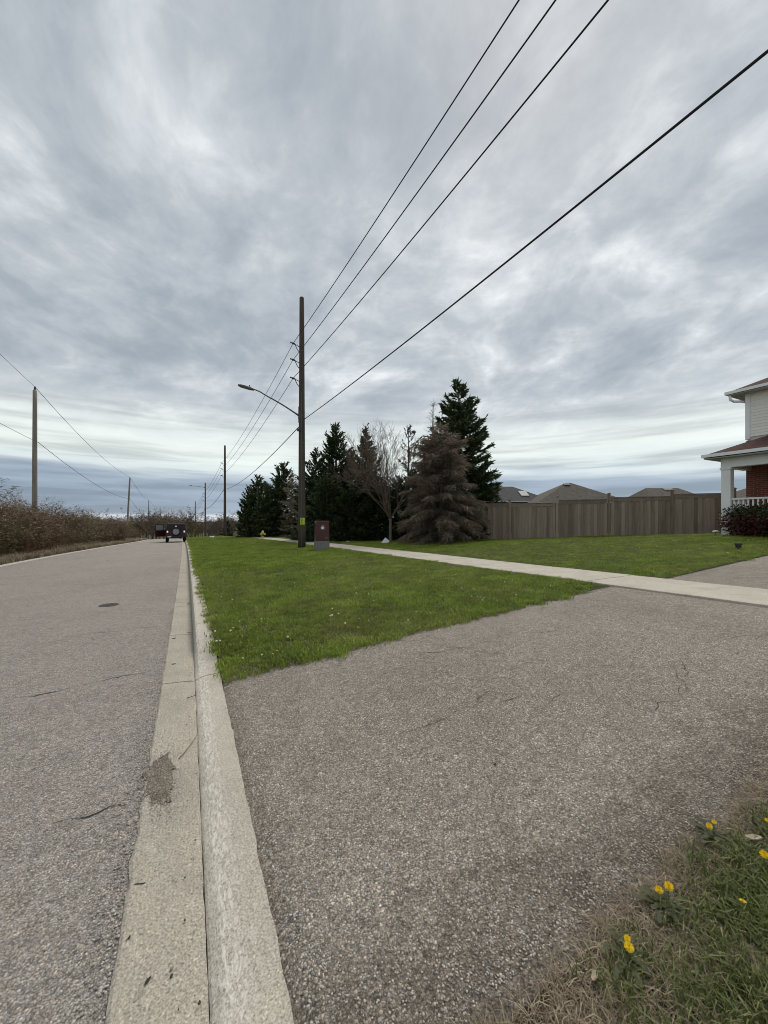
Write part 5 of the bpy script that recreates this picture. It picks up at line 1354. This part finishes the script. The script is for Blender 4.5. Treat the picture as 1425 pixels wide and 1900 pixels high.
# the open door, hinged at its front edge
dr = bpy.data.objects.new('door', None); COL.objects.link(dr); dr.parent = car; dr.location = (-W2 - 0.01, 2.35, 0); dr.rotation_euler = (0, 0, math.radians(-68)); dr['label'] = 'left front door standing open'
m = MB(); m.box(-0.05, 0.0, -1.02, 0.0, 0.50, 1.12); bevel(m.build('door_panel', 'carpaint', dr), 0.015)
m = MB(); m.box(-0.045, -0.005, -1.02, -0.96, 1.12, 1.68); m.box(-0.045, -0.005, -0.30, -0.25, 1.12, 1.68); m.box(-0.045, -0.005, -0.96, -0.25, 1.63, 1.68); m.build('window_frame', 'carroof', dr)
m = MB(); m.box(-0.028, -0.022, -0.96, -0.30, 1.12, 1.63); m.build('door_glass', 'lens', dr)

# ================================================================== FLOWERS AND LITTER
def dandelion_mesh(seed, rad=0.016):
    r = random.Random(seed); mb = MB()
    for ring, (n, rr, tilt) in enumerate(((24, 1.0, 0.10), (20, 0.80, 0.35), (14, 0.55, 0.70), (8, 0.30, 1.1))):
        for k in range(n):
            a = 6.283 * k / n + r.uniform(-0.1, 0.1); L = rad * rr * r.uniform(0.88, 1.1)
            d = Vector((math.cos(a) * math.cos(tilt), math.sin(a) * math.cos(tilt), math.sin(tilt))); s = Vector((-math.sin(a), math.cos(a), 0)) * rad * 0.10
            z = Vector((0, 0, 0.0008 * ring)); mb.quad(z - s * 0.4, z + s * 0.4, z + d * L + s, z + d * L - s, r.random())
    return mb.mesh('flower_head', 'petal', False, True)
DM = [dandelion_mesh(i) for i in range(3)]
sm = MB(); sm.tube([(0.004, 0, -0.01), (0.002, 0.002, 0.5), (0, 0, 1)], [0.0022, 0.002, 0.0022], 5); SM = sm.mesh('stem', 'stem')
DL = [((1316, 1533), 0.055, 0.95, 'left flower of the upper dandelion pair by the driveway edge'), ((1325, 1525), 0.05, 0.7, 'small right flower of the upper dandelion pair by the driveway edge'),
      ((1223, 1651), 0.055, 1.0, 'left dandelion of the close pair in the middle of the rough grass'), ((1241, 1645), 0.07, 1.15, 'larger right dandelion of the close pair in the rough grass'),
      ((1418, 1585), 0.06, 1.1, 'dandelion at the right picture edge beside a wood chip'), ((1378, 1672), 0.07, 0.75, 'single tilted dandelion right of the close pair'),
      ((1164, 1742), 0.05, 0.8, 'upper flower of the lowest dandelion pair'), ((1167, 1757), 0.05, 1.1, 'lower open flower of the lowest dandelion pair'), ((1424, 1522), 0.06, 0.7, 'tiny dandelion cut by the right picture edge')]
for k, ((px, py), hgt, s, lab) in enumerate(DL):
    g = ground_at(px, py); Zg = g.x * ST + g.y * CT
    # the head floats hgt above the ground: bring it nearer along its own line of sight
    Zh = Zg * (EYE - terrain(g.x, g.y) - hgt - 0.016) / (EYE - terrain(g.x, g.y)); hp = at(px, py, Zh)
    gz = terrain(hp.x, hp.y) + 0.012
    t = thing('dandelion', lab, 'dandelion', (hp.x, hp.y, gz), 0, 'yellow dandelions in the rough grass')
    tc2 = (Vector((0, 0, EYE)) - hp).normalized(); tilt = (Vector((0, 0, 1)) + tc2 * (0.9 if k != 5 else -0.2) + Vector((R.gauss(0, 0.15), R.gauss(0, 0.15), 0))).to_track_quat('Z', 'Y').to_euler()
    link('flower_head', DM[k % 3], t, (0, 0, hp.z - gz), tilt, (s * 0.80,) * 3)
    link('stem', SM, t, (0, 0, 0), None, (1, 1, hp.z - gz))
    rz_ = R.uniform(0, 6.28)
    for j in range(6):
        lm = MB(); az_ = rz_ + j * 1.05 + R.uniform(-0.3, 0.3); L_ = R.uniform(0.06, 0.10); dv = Vector((math.cos(az_), math.sin(az_), 0)); sv = Vector((-dv.y, dv.x, 0))
        prev = None
        for q_ in range(9):
            s_ = q_ / 8; wv = 0.013 * (0.25 + s_) * (1.25 - s_) * (1.35 if q_ % 2 else 0.7) * 1.3
            c_ = dv * L_ * s_ + Vector((0, 0, 0.012 + 0.10 * L_ * math.sin(s_ * 3.0) + 0.012 * s_)); a1, b1 = c_ - sv * wv, c_ + sv * wv
            if prev: lm.quad(prev[0], a1, b1, prev[1], 0.4)
            prev = (a1, b1)
        lm.build('leaf', 'greenleaf', t, tone=True)
# pale blooms dotting the lawns
bl = MB(); bl.lathe([(0.006, 0.0), (0.017, 0.006), (0.019, 0.014), (0.012, 0.024), (0.003, 0.027)], 8); BM = [bl.mesh('flower_head', 'seedhead', True)]
by = MB(); by.lathe([(0.004, 0.0), (0.016, 0.006), (0.017, 0.010), (0.003, 0.013)], 8); BM.append(by.mesh('flower_head', 'petal'))
fixed = [(433, 1172), (428, 1178), (399, 1179), (534, 1190), (617, 1136), (613, 1150), (616, 1149), (640, 1164), (664, 1171), (684, 1108), (661, 1106), (516, 1127), (628, 1146), (497, 1009), (757, 1158), (402, 1198), (408, 1197), (548, 1122), (1279, 1022), (1290, 1024), (1186, 1019), (1350, 1030), (1028, 1006), (1047, 1009)]
fl = random.Random(77); cand = list(fixed)
for _ in range(190):
    if fl.random() < 0.6: u, yy = fl.uniform(0.5, 5.6), 4.3 + 14 * fl.random() ** 1.5
    else: u, yy = fl.uniform(8.2, 16), fl.uniform(4.4, 14)
    cand.append((u, yy, 1))
for k, cnd in enumerate(cand):
    if len(cnd) == 2: g = ground_at(*cnd); x, yy = g.x, g.y
    else: x, yy = cnd[0] + shift(cnd[1]), cnd[1]
    s = fl.uniform(0.35, 0.7) if len(cnd) == 3 else fl.uniform(0.6, 0.9)
    o = link('lawn_bloom', BM[0] if fl.random() < 0.8 else BM[1], None, (x, yy, terrain(x, yy) + 0.046), (fl.gauss(0, 0.3), fl.gauss(0, 0.3), 0), (s,) * 3)
    tag(o, 'tiny pale flower head dotting the mown lawn', 'flower', 'small flower heads on the lawns')

# litter in the gutter
def twig(name, pts, rad, lab, mat='stick', group=None):
    P = []
    for px, py in pts: g = ground_at(px, py); P.append(Vector((g.x, g.y, g.z + rad + 0.010)))
    m = MB(); m.tube(P, [rad * lerp(1.0, 0.6, k / max(1, len(P) - 1)) for k in range(len(P))], 6); o = m.build(name, mat, None, True)
    tag(o, lab, 'twig', group)
twig('twig', [(332, 1411), (345, 1396), (356, 1381), (365, 1368), (367, 1362)], 0.0035, 'long thin dry twig lying across the gutter above the dark patch')
twig('twig', [(347, 1298), (356, 1295), (364, 1292)], 0.003, 'short dark twig in the gutter below the kerb joint', 'darkleaf')
twig('twig', [(250, 1646), (262, 1645), (270, 1643)], 0.0025, 'curled thin twig near the left gutter edge', 'darkleaf')
def leafbit(px, py, s, rz, lab, mat='darkleaf', lift=0.012, on=None, group=None):
    g = ground_at(px, py); r = random.Random(int(px * 7 + py)); m = MB()
    n = 9; ring = []
    for k in range(n):
        a = 6.283 * k / n; rr = r.uniform(0.75, 1.15); ring.append((s * rr * math.cos(a), s * 0.42 * rr * math.sin(a), s * (0.10 + 0.22 * abs(math.cos(a)) * r.random())))
    for a, b in zip(ring, ring[1:] + ring[:1]): m.tri((0, 0, 0.0), a, b)
    o = m.build('dead_leaf', mat, None, loc=(g.x, g.y, g.z + lift)); o.rotation_euler = (r.gauss(0, 0.1), r.gauss(0, 0.1), rz)
    sl_ = o.modifiers.new('thickness', 'SOLIDIFY'); sl_.thickness = max(0.0015, s * 0.12)
    tag(o, lab, 'leaf', group)
leafbit(274, 1826, 0.012, 0.7, 'curled dark leaf scrap low on the gutter slab')
leafbit(238, 1748, 0.011, 0.9, 'dark leaf scrap near the left gutter edge')
leafbit(349, 1122, 0.035, 0.2, 'dark leaf heap in the distant gutter', 'darkleaf')
leafbit(322, 1234, 0.022, 0.1, 'flat brown leaf scrap in the middle gutter', 'darkleaf')
leafbit(351, 1176, 0.03, 0.4, 'dark leaf against the kerb face above the joint', 'darkleaf')
leafbit(323, 1186, 0.028, 0.4, 'dark leaf scrap on a distant gutter joint', 'darkleaf')
leafbit(496, 1609, 0.016, 1.1, 'pale grey leaf scrap on the kerb and driveway edge', 'deadleaf', 0.012)
leafbit(1103, 1832, 0.022, 0.5, 'crumpled pale dead leaf in the rough grass near the bottom', 'deadleaf', 0.035)
leafbit(1398, 1572, 0.035, -0.5, 'grey wood chip lying in the grass by the right edge', 'deadleaf', 0.04)
leafbit(918, 1420, 0.012, 0.2, 'small black scrap lying on the driveway', 'ink', 0.006)
leafbit(200, 1041, 0.05, 0.0, 'dark scrap on the distant road surface', 'darkleaf', 0.008)
dl = random.Random(4)
for k in range(34):
    yy = 1.3 + 9 * dl.random() ** 1.7; u = 0.045 - abs(dl.gauss(0, 0.03)) if k % 2 else dl.uniform(-0.2, 0.04); x = u + shift(yy); s = dl.uniform(0.0022, 0.0048)
    m = MB(); m.lathe([(s * 0.3, 0), (s, s * 0.2), (s * 0.7, s * 0.6), (s * 0.1, s * 0.7)], 6)
    m.v = [(a * dl.uniform(0.6, 1.3), b * dl.uniform(0.8, 2.2), c) for a, b, c in m.v]
    o = m.build('bark_crumb', 'darkleaf', None, loc=(x, yy, road_z(yy) + (0.006 - 0.04 * max(0, u) if u > -0.1 else 0.008))); tag(o, 'tiny dark crumb of bark lying in the concrete gutter', 'debris', 'dark crumbs in the gutter')
